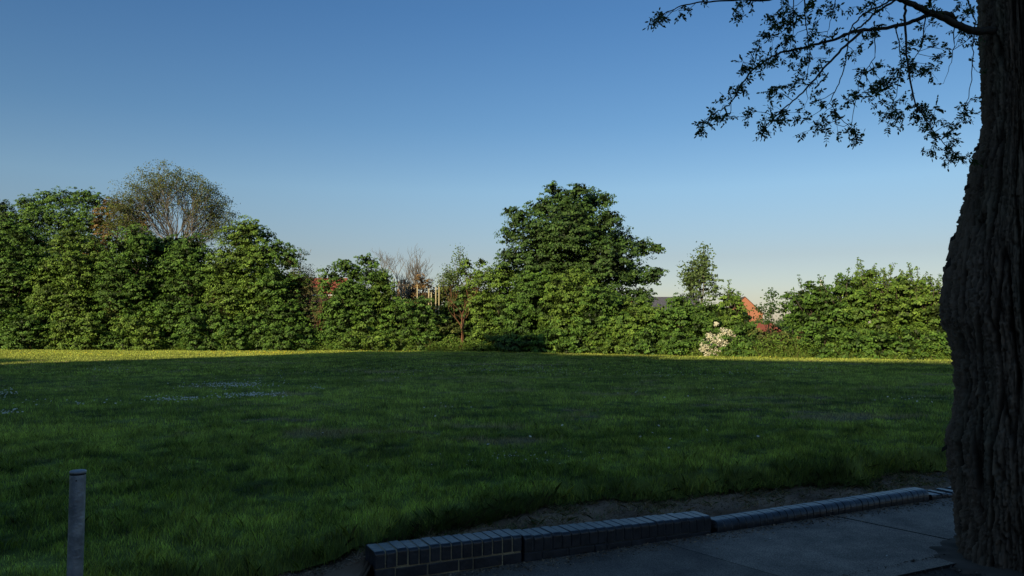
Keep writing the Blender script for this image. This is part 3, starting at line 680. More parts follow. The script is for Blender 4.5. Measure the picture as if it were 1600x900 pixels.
bush('field_maple', T, 'hedge bush out of sight behind the old trunk, nearest it', 1558, 436, 34, .2, 'green')
bush('field_maple', T, 'hedge bush beyond the right edge of the picture', 1625, 430, 38, .2, 'bright')
bush('field_maple', T, 'last hedge bush beyond the right edge of the picture', 1700, 436, 40, .2, 'green')
for px, top, hw, lab in [(1285, 505, 26, 'low shrub below the feathery topped tree'), (1330, 512, 28, 'low shrub below the leaning shoot'), (1375, 515, 26, 'low shrub below the highest right bush'), (1425, 512, 28, 'low shrub left of the old trunk, beside the dark hollow'), (1470, 512, 24, 'low shrub touching the outline of the old trunk'),
                         (1015, 508, 28, 'low shrub between the big tree and the slim ash'), (1065, 508, 28, 'low shrub left of the blossoming hawthorn'), (1158, 512, 22, 'low shrub right of the blossoming hawthorn')]:
    bush('hedge_shrub', S_, lab, px, top, hw, -1.6, 'green')

for px, top, hw, lab in [(60, 400, 60, 'dark filler tree deep in the left mass, behind the leftmost maples'), (170, 410, 60, 'dark filler tree deep in the left mass, under the bronze tree'), (262, 368, 60, 'dark filler tree deep in the left mass, under the thin crowned tree'), (350, 410, 50, 'dark tree behind the lumpy topped maple'),
                         (430, 430, 45, 'dark tree behind the right end of the left mass'), (560, 450, 55, 'dark tree behind the middle group'), (660, 478, 60, 'dark low tree behind the leafless pair'), (735, 450, 45, 'dark tree behind the forked brown tree'),
                         (815, 450, 55, 'dark tree behind the left foot of the big tree'), (900, 440, 60, 'dark tree filling behind the big trunk'), (985, 478, 50, 'dark tree behind the right boughs of the big tree'), (1060, 480, 45, 'dark bush behind the slate roof gap'), (1130, 478, 40, 'dark bush behind the hawthorn'),
                         (1285, 465, 40, 'dark bush behind the dusky hollow'), (1365, 450, 50, 'dark bush behind the highest right bush'), (1440, 455, 45, 'dark bush behind the rightmost sunlit bush')]:
    bush('hedge_tree', T, lab, px, top, hw, 4.2, 'dark', dens=.7, lsize=.26, inner=.5)
# tall weeds along the foot of the hedge
n = 60000
pxs = rng.uniform(-60, 1600, n); Yb = np.interp(pxs, HX, HY) - 1.9 - np.abs(rng.normal(0, .35, n)) + rng.uniform(0, 2.0, n)
X = (pxs - 800) / F * Yb
h = np.abs(rng.normal(.13, .13, n)) * (1 + .8 * fbm(X * .9, Yb * .9, seed=71, o=3)) + .05
h *= np.interp(pxs, [0, 500, 620, 760, 1000, 1170, 1270, 1500], [.8, .8, 1.6, 1.6, 1.2, 1.7, 1.6, .9])
V = blades(X, Yb, h, rng.uniform(.008, .02, n), rng.uniform(.1, 1.0, n), None, rng)
cc = np.array([.16, .22, .04]) * rng.uniform(.6, 1.35, (n, 1)); cc[rng.random(n) < .12] = (.19, .15, .07)
tag(polys('undergrowth', V, cc, M_blade), 'tall sunlit grass and weeds along the foot of the hedge', 'undergrowth', kind='stuff')
n = 26000
pxs = rng.uniform(-60, 1600, n); Yb = np.interp(pxs, HX, HY) - 1.9 - np.abs(rng.normal(0, .25, n)); X = (pxs - 800) / F * Yb
Zb = rng.random(n) ** 1.3 * (.55 + .45 * vn(X * .9, X * 0, seed=72)) * np.interp(pxs, [0, 500, 620, 760, 1170, 1270, 1500], [.9, .9, 1.5, 1.5, 1.6, 1.5, 1])
ctr = np.stack([X, Yb, Zb + .03], -1)
leaves('ground_ivy', ctr, rng.normal(0, .5, ctr.shape) + np.array([-.1, -.5, .6]), .12 * rng.uniform(.6, 1.3, n), 'bright', rng, None)
tag(bpy.data.objects['ground_ivy'], 'nettles and brambles matted along the bottom of the hedge', 'undergrowth', kind='stuff')

# ------------------------------------------------------------------ houses behind the hedge
def brick_mat(name, c1, c2, mortar, scale):
    m, t, p = mat(name); tc = t.nodes.new('ShaderNodeTexCoord'); mp = t.nodes.new('ShaderNodeMapping')
    br = t.nodes.new('ShaderNodeTexBrick'); br.inputs['Color1'].default_value = (*c1, 1); br.inputs['Color2'].default_value = (*c2, 1); br.inputs['Mortar'].default_value = (*mortar, 1)
    br.inputs['Scale'].default_value = scale; br.inputs['Mortar Size'].default_value = .02
    mp.inputs['Rotation'].default_value = (PI / 2, 0, 0)
    t.links.new(tc.outputs['Object'], mp.inputs[0]); t.links.new(mp.outputs[0], br.inputs['Vector']); t.links.new(br.outputs['Color'], p.inputs['Base Color']); p.inputs['Roughness'].default_value = .9
    return m
M_obrick = brick_mat('orange_brick', (.36, .125, .06), (.44, .16, .08), (.34, .2, .13), 4)
M_tile = noise_mat('roof_tile_red', (.30, .085, .05), (.40, .12, .07), 4, .8)
M_slate = noise_mat('slate_roof', (.07, .07, .085), (.12, .12, .14), 4, .7)
M_bdark = noise_mat('brown_roof_tile', (.10, .055, .04), (.15, .08, .06), 5, .8)
M_white = noise_mat('white_paint', (.72, .70, .64), (.8, .78, .73), 3, .6)
M_glass = noise_mat('window_glass', (.02, .03, .04), (.04, .05, .06), 2, .15, spec=.6)
M_pale = noise_mat('pale_timber', (.42, .37, .21), (.56, .49, .29), 6, .8)
def house(label, loc, rz, wdt, dep, eave, ridge, wallm, roofm, wins=(), chimney=False, fascia=True, name='brick_house', gable_front=True):
    """gable ends face local -Y; ridge runs along local Y"""
    root = empty(name, loc, label, 'house'); root.rotation_euler = (0, 0, rz)
    def put(mb, nm, m, parent=root):
        o = mb.build(nm, m); o.parent = parent; o.location = (0, 0, 0); return o
    h = wdt / 2; b = MB()
    v = [(-h, 0, 0), (h, 0, 0), (h, 0, eave), (0, 0, ridge), (-h, 0, eave), (-h, dep, 0), (h, dep, 0), (h, dep, eave), (0, dep, ridge), (-h, dep, eave)]
    b.add(v, [(0, 1, 2, 3, 4), (6, 5, 9, 8, 7), (1, 6, 7, 2), (5, 0, 4, 9)]); put(b, 'wall', wallm)
    r = MB(); ov = .25; k = (ridge - eave) / h; th = .12
    for sg in (-1, 1):
        e0 = Vector((sg * (h + ov), -.15, eave - ov * k + .03)); r0 = Vector((0, -.15, ridge + .03))
        if sg > 0: r.box(r0, e0 - r0, (0, dep + .3, 0), (0, 0, th))
        else: r.box(e0, r0 - e0, (0, dep + .3, 0), (0, 0, th))
    rf = put(r, 'roof', roofm)
    if fascia:
        for sg in (-1, 1):
            g = MB(); g.box((sg * (h + ov) - .06, -.1, eave - ov * k - .16), (.12, 0, 0), (0, dep + .2, 0), (0, 0, .16)); put(g, 'gutter', M_white)
    if chimney:
        c = MB(); c.box((-.35, dep * .5, ridge - .4), (.7, 0, 0), (0, .7, 0), (0, 0, 1.6)); c.box((-.42, dep * .5 - .07, ridge + 1.2), (.84, 0, 0), (0, .84, 0), (0, 0, .12)); put(c, 'chimney', wallm, rf)
    for (x, z, ww, hh) in wins:
        f = MB()
        f.box((x - ww / 2, -.05, z), (ww, 0, 0), (0, .05, 0), (0, 0, .07)); f.box((x - ww / 2, -.05, z + hh - .07), (ww, 0, 0), (0, .05, 0), (0, 0, .07))
        for xx in (-ww / 2, -.035, ww / 2 - .07): f.box((x + xx, -.045, z + .07), (.07, 0, 0), (0, .045, 0), (0, 0, hh - .14))
        fo = put(f, 'window', M_white); gl = MB(); gl.box((x - ww / 2 + .05, -.02, z + .05), (ww - .1, 0, 0), (0, .018, 0), (0, 0, hh - .1)); g_ = put(gl, 'pane', M_glass, fo)
    return root
q = at(1164, 465, 150)
house('orange brick house whose bare gable shows in the hedge gap at right', (q.x, 150, 0), math.radians(-8), 6.6, 9, at(1187, 490, 150).z, q.z + .1, M_obrick, M_bdark, wins=[(-1.4, 4.0, 1.0, 1.0)], fascia=False)
q = at(1209, 502, 110)
house('low outbuilding with a red tiled roof seen through scrub right of the gable', (q.x - 1.0, 108, 0), math.radians(90 + 20), 4.6, 5.5, 1.0, 2.35, M_obrick, M_tile, name='outbuilding', fascia=False)
q = at(503, 440, 100)
house('red brick house with a white gutter glimpsed between trees left of centre', (q.x + 3.4, 99, 0), math.radians(90), 7, 7, 6.1, 8.1, M_obrick, M_tile, wins=(), name='brick_house')
q = at(1036, 467, 165)
house('distant house of which only the flat dark slate ridge shows', (q.x + 7, 163, 0), math.radians(90), 7, 14, 5.2, q.z + .2, M_obrick, M_slate, wins=(), name='slate_roof_house', chimney=False)
# white cowl above the right bush
q = at(1283, 440, 90); root = empty('chimney_pot', (q.x, 90, 0), 'small white chimney cowl poking above the hedge right of the feathery tree', 'chimney')
m_ = MB(); m_.box((q.x - .3, 89.7, 0), (.6, 0, 0), (0, .6, 0), (0, 0, q.z - 1.0)); m_.build('stack', M_obrick, root)
m_ = MB(); m_.tube([(q.x, 90, q.z - 1.0), (q.x, 90, q.z + .1), (q.x, 90, q.z + .2)], [.16, .14, .07], 10); m_.build('pot', M_white, root)
# pale posts: a slatted timber screen of uneven posts between the middle trees
posts = [(616, 436, 462), (620, 447, 465), (627, 438, 468), (634, 441, 455), (636.5, 443, 456), (640, 443, 455), (643, 448, 455), (670, 452, 480), (674, 458, 492), (681, 450, 462), (686, 446, 500), (652, 446, 470)]
for i, (px, t0, b0) in enumerate(posts):
    Yp = 64 if px < 650 else 60.6; q = at(px, t0, Yp)
    side = ['tallest thick pale post in the gap, third from the left', 'slim pale timber post']
    mb = MB(); wd = .075 if px != 627 else .13
    mb.box((q.x - wd / 2, Yp - wd / 2, 0), (wd, 0, 0), (0, wd, 0), (0, 0, q.z)); mb.box((q.x - wd / 2 - .02, Yp - wd / 2 - .02, q.z), (wd + .04, 0, 0), (0, wd + .04, 0), (0, 0, .05))
    o = mb.build('timber_post', M_pale)
    tag(o, 'thicker tall pale post in the hedge gap below the leafless trees' if px == 627 else 'slim pale yellow upright post seen through the hedge gap', 'post', 'pale posts behind the hedge gap')

# ------------------------------------------------------------------ galvanised post
q = ground_at(118, 1007, 0); top = at(122, 735, 3.9)
pr = empty('bollard_post', (top.x, 3.9, 0), 'grey galvanised steel post with a flat cap at lower left', 'post')
R = .0365; b = MB(); b.tube([(top.x, 3.9, -.1), (top.x, 3.9, .45), (top.x, 3.9, top.z - .02)], [R, R, R], 32, False); b.build('pole', M_galv, pr)
b = MB(); b.tube([(top.x, 3.9, top.z - .022), (top.x, 3.9, top.z - .016), (top.x, 3.9, top.z - .015)], [R * .98, R * .98, R * .5], 32); b.build('seam', M_dark, pr)
b = MB(); zz = top.z
b.tube([(top.x, 3.9, zz - .014), (top.x, 3.9, zz - .013), (top.x, 3.9, zz - .004), (top.x, 3.9, zz), (top.x, 3.9, zz + .001)], [R * .6, R * 1.05, R * 1.06, R * .98, R * .9], 32); b.build('cap', M_galv, pr)
b = MB()
for (dx, dz, rr) in ((.006, -.045, .0035),):
    c = Vector((top.x + .012, 3.9 - math.sqrt(R * R - .012 ** 2) - .0005, zz + dz)); b.tube([c + Vector((0, .002, 0)), c + Vector((0, -.0012, 0))], [rr, rr * .9], 12)
b.build('rivet', M_dark, pr)

# ------------------------------------------------------------------ low blue-brick wall
wall = empty('brick_wall', (-.85, Yw(-.85), 0), 'low stepped wall of dark blue bricks with rounded coping along the path', 'wall')
nb = Vector((-.447, .894, 0))            # from the front face into the soil
wr = random.Random(4)
def coping_brick(mb, X0, ln, z0, hgt, thick, rad, wob, skew=0.0):
    o = Vector((X0, Yw(X0), 0)) + Vector((0, 0, z0)) + Vector((0, 0, wr.uniform(-wob, wob))) + nb * wr.uniform(-wob, wob)
    prof = [(0, 0)]; n = 6
    for i in range(n + 1):
        a = PI / 2 * i / n; prof.append((rad * (1 - math.cos(a)), hgt - rad + rad * math.sin(a)))
    for i in range(n + 1):
        a = PI / 2 * i / n; prof.append((thick - rad + rad * math.sin(a), hgt - rad + rad * math.cos(a)))
    prof.append((thick, 0)); e = .004; ew = wr.uniform(-.4, .4) * wob
    ct = (thick / 2, hgt / 2)
    rings = []; ke = .985 if rad > .05 else .96
    for (u, k) in ((0, ke), (e, 1), (ln - e, 1), (ln, ke)):
        rings.append([o + uw * (u + skew * (pz / hgt)) + nb * (ct[0] + (pt - ct[0]) * k) + Vector((0, 0, ct[1] + (pz - ct[1]) * k + ew * u / ln)) for pt, pz in prof])
    m = len(prof); vs = [v for r_ in rings for v in r_]; fs = []
    for i in range(3):
        for j in range(m): fs.append((i * m + j, i * m + (j + 1) % m, (i + 1) * m + (j + 1) % m, (i + 1) * m + j))
    fs.append(tuple(range(m))[::-1]); fs.append(tuple(range(3 * m, 4 * m)))
    mb.add(vs, fs, False)
def run(X0, X1, zt0, zt1, h, rad, courses, thick=.215, wob=.0025, skew=0, setback=0.0, mortar_m=None):
    core = MB(); cp = MB(); cb = MB()
    Ls = (X1 - X0) / .894; n = int(round(Ls / .075)); step = Ls / n
    for i in range(n):
        X = X0 + step * i * .894; zt = zt0 + (zt1 - zt0) * (i + .5) / n
        coping_brick(cp, X, step - (.009 if rad < .05 else .005), zt - h, h, thick, rad, wob, skew)
    def slope(f, back, z0a, z0b, z1a, z1b, xa, xb):
        a0 = Vector((xa, Yw(xa), 0)) + nb * f; b0 = Vector((xb, Yw(xb), 0)) + nb * f
        a1 = a0 + nb * (back - f); b1 = b0 + nb * (back - f)
        z = lambda v, q: v + Vector((0, 0, q))
        core.add([z(a0, z0a), z(b0, z0b), z(b1, z0b), z(a1, z0a), z(a0, z1a), z(b0, z1b), z(b1, z1b), z(a1, z1a)], [(0, 3, 2, 1), (4, 5, 6, 7), (0, 1, 5, 4), (1, 2, 6, 5), (2, 3, 7, 6), (3, 0, 4, 7)])
    hr = h - max(.006, rad * .32)
    slope(.007, thick - .007, -.15, -.15, zt0 - h + hr * .55, zt1 - h + hr * .55, X0 + .006, X1 - .012)
    # mortar behind the coping joints, rounded like the bricks but shrunk
    core2 = MB()
    coping_brick(core2, X0 + .004, Ls - .014, 0, h - .005, thick - .012, max(rad - .004, .004), 0)
    for i, v in enumerate(core2.v):
        v = Vector(v) + nb * .006; t_ = (v.x - X0) / (X1 - X0); core2.v[i] = tuple(v + Vector((0, 0, zt0 + (zt1 - zt0) * t_ - h)))
    core.add(core2.v, core2.f)
    for c in range(courses):
        ztop0 = zt0 - h - .012 - c * .075; ztop1 = zt1 - h - .012 - c * .075
        u = 0; k = c
        while u < Ls - .03:
            ln = .215 if (k % 3) else .1025
            if c == 0 and u == 0: ln = .14
            ln = min(ln, Ls - u); k += 1
            f = (u + ln / 2) / Ls; zt = ztop0 + (ztop1 - ztop0) * f
            X = X0 + u * .894
            if zt > -.02 and not (wr.random() < .02):
                coping_brick(cb, X, ln - .010, zt - .065 + 0, .065, thick - .004 - setback, .003, .0015)
                # the last brick set was laid at the face: shift it back a touch
            u += ln
        # (bricks butt along the run, 10 mm apart)
    o = core.build('wall_section', mortar_m or M_mortar, wall); o.location = -Vector(wall.location)
    def child(mb, nm):
        c_ = mb.build(nm, M_bluebrick); c_.parent = o
    child(cp, 'coping')
    if courses: child(cb, 'brick_course')
M_mortar2 = noise_mat('grey_mortar', (.03, .03, .03), (.09, .085, .075), 6, .95, .8, 70)
run(-.85, .075, .222, .202, .1025, .022, 2)
run(.085, 1.555, .193, .155, .1025, .026, 2, mortar_m=M_mortar2)
run(1.60, 3.86, .105, .120, .095, .062, 0, thick=.20, wob=.0015, skew=.012, mortar_m=M_mortar2)
run(3.90, 5.4, .062, .06, .05, .02, 0, thick=.19, wob=.006, mortar_m=M_mortar2)

# ------------------------------------------------------------------ the old tree at right
tree = empty('acacia_tree', (3.58, 5.4, 0), 'massive old tree with deeply furrowed dark trunk at the right edge', 'tree')
TY = 5.40
prof_px = [(-420, 1540), (-200, 1544), (0, 1543), (100, 1544), (180, 1545), (215, 1537), (250, 1523), (300, 1512), (360, 1496), (410, 1481), (440, 1477), (470, 1470), (500, 1471), (520, 1479), (550, 1487), (600, 1489), (650, 1485), (690, 1472), (740, 1473), (780, 1479), (830, 1479), (860, 1481), (885, 1488), (930, 1480)]
xc_px = [(-420, 1612), (0, 1612), (400, 1606), (900, 1606)]
ys = np.array([p_[0] for p_ in prof_px]); lx = np.array([p_[1] for p_ in prof_px])
nz, na = 760, 640
yv = np.linspace(935, -420, nz)
left = np.interp(yv, ys, lx); cx = np.interp(yv, [p_[0] for p_ in xc_px], [p_[1] for p_ in xc_px])
Zc = np.array([at(1500, y_, TY - .1).z for y_ in yv]); xl = (left - 800) / F * (TY - .12); xc = (cx - 800) / F * TY
Dc = np.hypot(xc, TY); bc = np.arctan2(xc, TY); bl = np.arctan((left - 800) / F)
Rz = Dc * np.sin(bc - bl)
# smooth the outline's radius for the unseen sides
Rs = np.convolve(np.pad(Rz, 40, mode='edge'), np.ones(81) / 81, 'valid')
th = np.linspace(0, 2 * PI, na, endpoint=False)
TH, ZZ = np.meshgrid(th, Zc)
wl = np.clip(np.cos(TH - 2.55) * .5 + .5, 0, 1) ** 1.5       # 1 at the left silhouette
R_ = Rz[:, None] * wl + Rs[:, None] * (1 - wl)
U = TH / (2 * PI)
gn = lambda a_, b_, sd: fbm(np.cos(TH) * a_, np.sin(TH) * a_, ZZ * b_, seed=sd)
warp = gn(1.2, 1.2, 81) * .9 + gn(3.5, 4.5, 82) * .25
wx = gn(2.0, 1.0, 83) * .35 + gn(9, 7, 84) * .16 + gn(26, 18, 96) * .07
def gw(a_, b_, sd, o=3):
    T2 = TH + wx * .22
    return fbm(np.cos(T2) * a_, np.sin(T2) * a_, ZZ * b_ + wx * .3, seed=sd, o=o)
A = np.abs(gw(5.2, .75, 85, 2)); B = np.abs(gw(12, 2.2, 86, 2)); Cc = np.abs(gw(30, 6, 87, 2))
fA = sst(.0, .12, A); fB = sst(.0, .12, B); fC = sst(0, .2, Cc)
q_ = gw(6, 1.1, 94, 2) * 7 + ZZ * 2.2; ledge = q_ - np.floor(q_)
q2 = gw(14, 2.6, 95, 2) * 6 + ZZ * 5; ledge2 = q2 - np.floor(q2)
streak = fbm(np.cos(TH) * 42, np.sin(TH) * 42, ZZ * 4, seed=93, o=3)
ridge = gn(2.6, .55, 88)
disp = .036 * (fA - .7) + .022 * (fB - .6) * fA + .013 * (fC - .5) + .026 * (ledge - .5) * fA + .015 * (ledge2 - .5) + .016 * streak + .04 * ridge + .015 * gn(9, 3, 89) + .008 * gn(60, 16, 97)
wl2 = np.abs(TH - PI) < .6
R2 = R_ + disp - .042
flare = .16 * np.exp(-np.clip(ZZ, 0, 9) / .11) * (0.6 + .4 * np.sin(TH * 6 + 1 + gn(2, 1, 99)))
R2 = R2 + flare * (1 - .6 * wl)
PX = xc[:, None] + np.cos(TH) * R2; PY = TY + np.sin(TH) * R2
dk = np.clip(.16 + .75 * fA * (0.35 + .4 * fB + .25 * fC) + .25 * (ledge - .5) * fA + .2 * (ledge2 - .5) + .5 * streak + .25 * gn(3, 1, 90), .08, 1.7)[..., None]
colb = dk * (np.array([.150, .112, .078]) + np.clip(gn(1.5, .7, 91), 0, 1)[..., None] * np.array([.035, .02, .009]))
colb = colb + dk * np.clip(gn(2.5, 1.6, 98) - .05, 0, 1)[..., None] * np.array([.03, .055, .03])
grid_mesh('trunk', np.stack([PX, PY, ZZ], -1), colb, M_barkN, tree, wrap=True)
# loose bark flakes on the outline
mx, my = np.meshgrid(np.linspace(0, 2 * PI, 120, endpoint=False), np.linspace(.25, 1.0, 26)); mr = my * (.67 + .08 * fbm(np.cos(mx) * 2, np.sin(mx) * 2, seed=101) + .14 * fbm(np.cos(mx) * 7, np.sin(mx) * 7, seed=104))
SX = 3.62 + np.cos(mx) * mr; SY = TY - .02 + np.sin(mx) * mr
SZ = .035 * np.clip(1.12 - my, 0, 1) ** 1.2 + .010 + .014 * fbm(SX * 8, SY * 8, seed=102) * np.clip(1.1 - my, 0, 1) * 2 + .02 * (1 - sst(.93, 1.0, my)) - .012
cm = np.clip(.5 + fbm(SX * 6, SY * 6, seed=103), 0, 1).ravel()[:, None]
tag(grid_mesh('soil', np.stack([SX, SY, SZ], -1), np.array([.05, .04, .03]) * (1 - cm) + np.array([.13, .10, .075]) * cm, M_soil, wrap=True), kind='structure')
fl = []
for (px, py, s_) in [(1478, 412, .05), (1522, 232, .03), (1485, 372, .03), (1507, 292, .03), (1472, 700, .03)]:
    c = np.array(at(px, py, TY - .15)); fl.append([c + np.array([.03, -.01, .9 * s_]), c + np.array([.035, 0, -.2 * s_]), c + np.array([-.012, -.01, -.9 * s_]), c + np.array([.0, .0, .1 * s_])])
for f_ in fl: polys('bark_flake', np.array([f_]), np.array([[.03, .026, .022]]), M_barkN, tree)

paths = {
 'A': ([(1560, 47), (1532, 49), (1514, 46), (1491, 37), (1469, 26), (1446, 17), (1424, 6), (1403, -3), (1370, -25)], .030, .016, 5.35, 4.9),
 'B': ([(1493, 35), (1487, 23), (1469, 20), (1450, 24), (1420, 36), (1386, 44), (1349, 46), (1330, 50), (1304, 62), (1262, 73), (1225, 81), (1206, 88), (1176, 109), (1157, 135), (1139, 165), (1112, 180), (1096, 192)], .019, .002, 5.3, 4.7),
 'C': ([(1349, 46), (1322, 71), (1292, 101), (1270, 127), (1244, 154), (1221, 172), (1195, 199), (1188, 221)], .010, .0022, 5.0, 4.8),
 'D': ([(1420, -20), (1397, 1), (1367, 20), (1345, 42), (1322, 55), (1304, 62)], .009, .005, 4.9, 4.95),
 'E': ([(1400, -4), (1382, 6), (1349, 21), (1334, 37), (1326, 56), (1322, 94), (1311, 131), (1296, 161), (1319, 191), (1345, 218)], .007, .0018, 4.9, 4.7),
 'F': ([(1416, 5), (1414, 37), (1416, 86), (1424, 135), (1431, 165), (1455, 200), (1480, 230), (1510, 250)], .010, .002, 5.0, 5.1),
 'G': ([(1397, 41), (1405, 64), (1408, 97), (1401, 150), (1379, 187)], .005, .0015, 5.1, 5.0),
 'H': ([(1367, 45), (1367, 90), (1345, 120), (1337, 157)], .004, .0015, 5.05, 4.9),
 'I': ([(1290, -25), (1240, -8), (1202, 0), (1131, 1), (1094, 3), (1064, 9), (1037, 22), (1019, 34)], .009, .002, 4.8, 4.6),
 'J': ([(1250, -15), (1240, 0), (1240, 41), (1232, 82)], .005, .0015, 4.8, 4.8),
 'K': ([(1262, -12), (1257, 0), (1259, 37), (1266, 82), (1262, 115)], .006, .002, 4.85, 4.9),
 'L': ([(1310, -10), (1304, 7), (1296, 41), (1290, 60)], .004, .0012, 4.9, 4.9),
 'M': ([(1505, -15), (1514, 7), (1525, 34), (1521, 67), (1519, 105), (1514, 150), (1508, 170), (1521, 195)], .006, .0015, 5.25, 5.3),
 'N': ([(1491, 36), (1491, 67), (1487, 97), (1474, 131)], .005, .001, 5.25, 5.2),
 'O': ([(1447, 22), (1439, 75), (1424, 100), (1416, 112)], .005, .0012, 5.15, 5.1),
 'P': ([(1519, 95), (1521, 105), (1527, 112), (1535, 115)], .003, .001, 5.3, 5.3),
 'Q': ([(1385, -10), (1378, 8), (1390, 22), (1385, 30)], .003, .001, 5.0, 5.0),
}
rt = np.random.default_rng(12); nodes = []; br = MB()
for k, (pp, r0, r1, d0, d1) in paths.items():
    n = len(pp); pts = []
    for i in range(n - 1):
        for j in range(5):
            t_ = (i + j / 5) / (n - 1); a_, b_ = pp[i], pp[i + 1]
            jx, jy = (rt.normal(0, .7, 2) if j else (0, 0))
            wv = d0 + (d1 - d0) * t_
            pts.append(at(a_[0] + (b_[0] - a_[0]) * j / 5 + jx, a_[1] + (b_[1] - a_[1]) * j / 5 + jy, wv))
    pts.append(at(*pp[-1], d1)); m = len(pts)
    br.tube(pts, [r0 + (r1 - r0) * (i / (m - 1)) ** .8 for i in range(m)], 8 if r0 > .01 else 5)
    nodes += pts
br.build('branch', M_twig, tree)
zb = [(60,80,25),(110,55,30),(160,45,25),(75,105,12),(400,15,30),(410,50,15),(470,10,25),(560,60,45),(620,100,50),(580,100,30),(630,30,40),(700,50,35),(740,30,30),(710,100,25),(560,150,40),(640,160,45),(680,200,30),(720,130,20),(500,200,30),(430,260,35),(500,250,45),(530,280,30),(610,240,35),(650,270,25),(720,250,30),(740,280,30),(760,200,25),(790,160,25),(400,370,30),(380,410,30),(430,355,20),(330,480,40),(280,500,30),(265,535,15),(370,485,20),(480,465,35),(560,395,35),(560,380,25),(650,350,35),(680,330,25),(600,470,45),(560,500,40),(510,550,35),(540,520,30),(700,410,30),(740,350,20),(690,500,30),(720,540,30),(750,490,30),(760,550,20),(800,480,30),(820,520,30),(880,530,30),(910,560,20),(860,550,20),(740,420,25),(925,30,25),(940,50,20),(980,20,30),(970,110,20),(980,130,20),(920,180,30),(900,230,25),(940,290,35),(980,280,30),(1000,330,35),(960,350,40),(930,370,35),(900,400,30),(870,420,15),(1010,380,30),(1050,360,20),(1070,300,40),(1110,280,40),(1150,300,40),(1190,290,35),(1220,270,25),(1260,240,25),(1260,205,20),(1080,180,20),(1150,190,20),(1200,110,30),(1190,140,25),(1060,430,35),(1030,470,40),(1010,500,25),(1080,490,30),(1090,460,30),(1150,460,40),(1190,450,40),(1230,450,35),(1180,510,35),(1200,540,35),(1230,580,40),(1220,620,25),(1280,590,35),(1300,560,30),(1280,510,30),(1330,510,30),(1350,450,25),(1360,480,25),(1380,420,20),(1300,640,35),(1340,640,30),(1360,660,15),(1290,660,20),(1200,15,40),(1230,30,30),(1340,60,30),(1350,110,25),(1390,30,25),(1330,150,20),(1380,155,20),(1340,20,25),(800,20,30),(820,40,20)]
NP = np.array([tuple(p_) for p_ in nodes]); tw = MB(); LC = []; LA = []; LN = []; LSZ = []
def compound(p0, d, ln):
    """a pinnate leaf: a thin stalk with paired leaflets"""
    k = rt.integers(4, 7); p1 = p0 + d * ln; d1 = (d + Vector((0, 0, -.35))).normalized(); p2 = p1.lerp(p0 + d1 * ln, .5)
    tw.tube([p0, p0.lerp(p2, .5) + Vector((0, 0, .003)), p2], [.0011, .0009, .0006], 3, False)
    ax = (p2 - p0).normalized(); sd = ax.cross(Vector(rt.normal(0, 1, 3))).normalized()
    for i in range(k):
        t_ = .25 + .75 * i / (k - 1); c = p0.lerp(p2, t_)
        for sg in ((-1, 1) if i < k - 1 else (0,)):
            a_ = (sd * sg + ax * (.45 if sg else 1) + Vector(rt.normal(0, .22, 3)) + Vector((0, 0, -.15))).normalized()
            LC.append(tuple(c)); LA.append(tuple(a_)); LN.append(tuple(rt.normal(0, 1, 3))); LSZ.append(rt.uniform(.016, .028))
for (zx, zy, zr) in zb:
    fx, fy = 1000 + zx / 2.667, zy / 2.667
    c0 = at(fx, fy, 5.0); j = int(np.argmin(((NP - np.array(c0)) * np.array([1, .25, 1])) .__pow__(2).sum(1))); st = Vector(NP[j])
    c0 = at(fx, fy, st.y + rt.normal(0, .10)); rr = zr / 2.667 / F * c0.y
    m1 = st.lerp(c0, .5) + Vector(rt.normal(0, .012, 3))
    tw.tube([st, m1, c0], [.0024, .002, .0015], 4, False)
    kk = max(4, int(zr * zr / 120))
    for s_ in range(max(2, kk // 3)):
        e = c0 + Vector(rt.normal(0, .55, 3)) * rr * 1.3; e.z = c0.z + (e.z - c0.z) * .8
        mid = c0.lerp(e, .5) + Vector(rt.normal(0, .006, 3)); tw.tube([c0, mid, e], [.0014, .0011, .0008], 3, False)
        for q_ in range(3):
            b0 = c0.lerp(e, rt.uniform(.2, 1)); d = (Vector(rt.normal(0, 1, 3)) + Vector((-.2, 0, -.35)) + (e - c0).normalized() * .8).normalized()
            compound(b0, d, rt.uniform(.04, .075))
# leaves that sprout sparsely along the finer branches
for _ in range(70):
    p0 = Vector(NP[rt.integers(60, len(NP))]); compound(p0, (Vector(rt.normal(0, 1, 3)) + Vector((0, 0, -.4))).normalized(), rt.uniform(.03, .05))
tw.build('twig', M_twig, tree)
def leaflets(name, LC, LA, LN, LSZ, parent, colr):
    c = np.array(LC); a = np.array(LA); nn = np.array(LN); sz = np.array(LSZ)[:, None]
    b = np.cross(a, nn); b /= np.linalg.norm(b, axis=1)[:, None]; n_ = np.cross(a, b)
    wv = sz * .23
    V = np.stack([c, c + a * sz * .25 + b * wv * .85, c + a * sz * .6 + b * wv, c + a * sz * .92 + b * wv * .45, c + a * sz, c + a * sz * .92 - b * wv * .45, c + a * sz * .6 - b * wv, c + a * sz * .25 - b * wv * .85], 1)
    return polys(name, V, np.array(colr) * rt.uniform(.6, 1.3, (len(c), 1)), M_nearleaf, parent)
leaflets('leaves', LC, LA, LN, LSZ, tree, (.040, .075, .022))
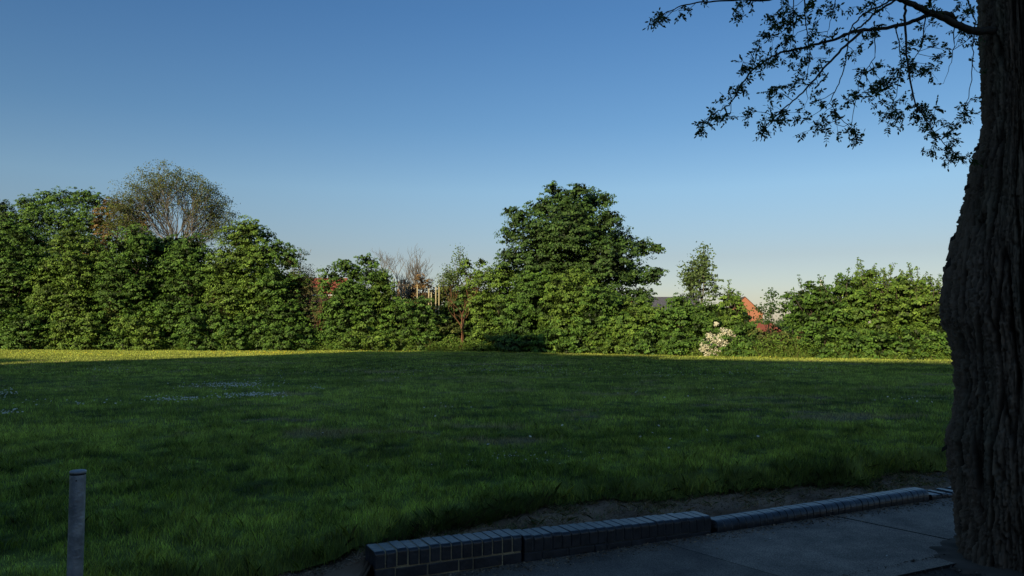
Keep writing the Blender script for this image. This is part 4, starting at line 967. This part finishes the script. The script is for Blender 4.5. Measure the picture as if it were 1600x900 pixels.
# the crown overhead, above the picture
hi = MB(); cl = []
for i in range(9):
    a_ = 2 * PI * i / 9 + .3; e = Vector((3.78 + 3.2 * math.cos(a_), 5.0 + 3.0 * math.sin(a_), 8.3 + rt.uniform(-.6, .8)))
    if CAMH + .50 * e.y > e.z - .8: e.z = CAMH + .50 * e.y + 1.2
    pts = crooked((3.8, 5.75, 5.2 + .15 * (i % 3)), e, rt, 6, .06); hi.tube(pts, [.17, .14, .11, .085, .06, .04, .02], 8); cl += [pts[3], pts[4], pts[5], pts[6]]
hi.tube([(xc[-1], TY, Zc[-1] - .02), (3.83, TY, 6.2), (3.8, TY - .1, 8.5)], [Rz[-1] * .9, .28, .1], 16)
hi.build('upper_limb', M_bark, tree)
P0 = np.array([tuple(q_) for q_ in cl]); n = 26000
ci = rt.integers(0, len(P0), n); PP = P0[ci] + rt.normal(0, 1, (n, 3)) * np.array([.75, .75, .45])
ok = PP[:, 2] > CAMH + .50 * PP[:, 1] + .25; PP = PP[ok]
leaves('upper_crown', PP, rt.normal(0, .6, PP.shape) + np.array([0, 0, .8]), .075 * rt.uniform(.6, 1.3, len(PP)), 'dark', rt, tree)

# ------------------------------------------------------------------ unseen block added behind us, shaped so its shadow lies on the park
blk = empty('shadow_block', (0, 0, 0), 'unseen brick block added behind the viewer to cast the shadow over the park', 'shadow caster')
ud = Vector((math.cos(AL), -math.sin(AL), 0)); vd = Vector((math.sin(AL), math.cos(AL), 0)); VB = -45.0
prof = [(-62, -39.5, 22.7), (-36.6, -33.5, 43.5), (-33.5, -31.2, 47.2), (-31.2, -29.4, 48.5), (-29.4, -23.6, 52.0), (-23.6, -21.5, 45.3), (-21.5, -14, 42.8), (-14, 6, 39.6), (6, 40, 38.4)]  # roof steps derived from where each shadow edge should fall
wb = MB(); rb = MB(); 
for (u0, u1, vs_) in prof:
    hh = (vs_ - VB) * TE; o = ud * u0 + vd * (VB - 12)
    wb.box((o.x, o.y, -.1), ud * (u1 - u0 - .004), vd * 12, (0, 0, hh - .15))
    rb.box((o.x - .0, o.y, hh - .25), ud * (u1 - u0 - .004), vd * 12.02, (0, 0, .25))
M_blockbrick = noise_mat('brown_brick', (.12, .07, .045), (.17, .10, .07), 6, .9)
wb.build('wall', M_blockbrick, blk); rb.build('roof', M_slate, blk)
for k in range(18):
    for fl_ in range(7):
        u = -34.5 + k * 4.1; f = MB(); o = ud * u + vd * (VB + .03)
        f.box((o.x, o.y, 1.2 + fl_ * 3.2), ud * 1.6, vd * .04, (0, 0, 1.4)); w_ = f.build('window', M_white, blk)
        g = MB(); o = ud * (u + .08) + vd * (VB + .075); g.box((o.x, o.y, 1.28 + fl_ * 3.2), ud * 1.44, vd * .01, (0, 0, 1.24)); g_ = g.build('pane', M_glass); g_.parent = w_
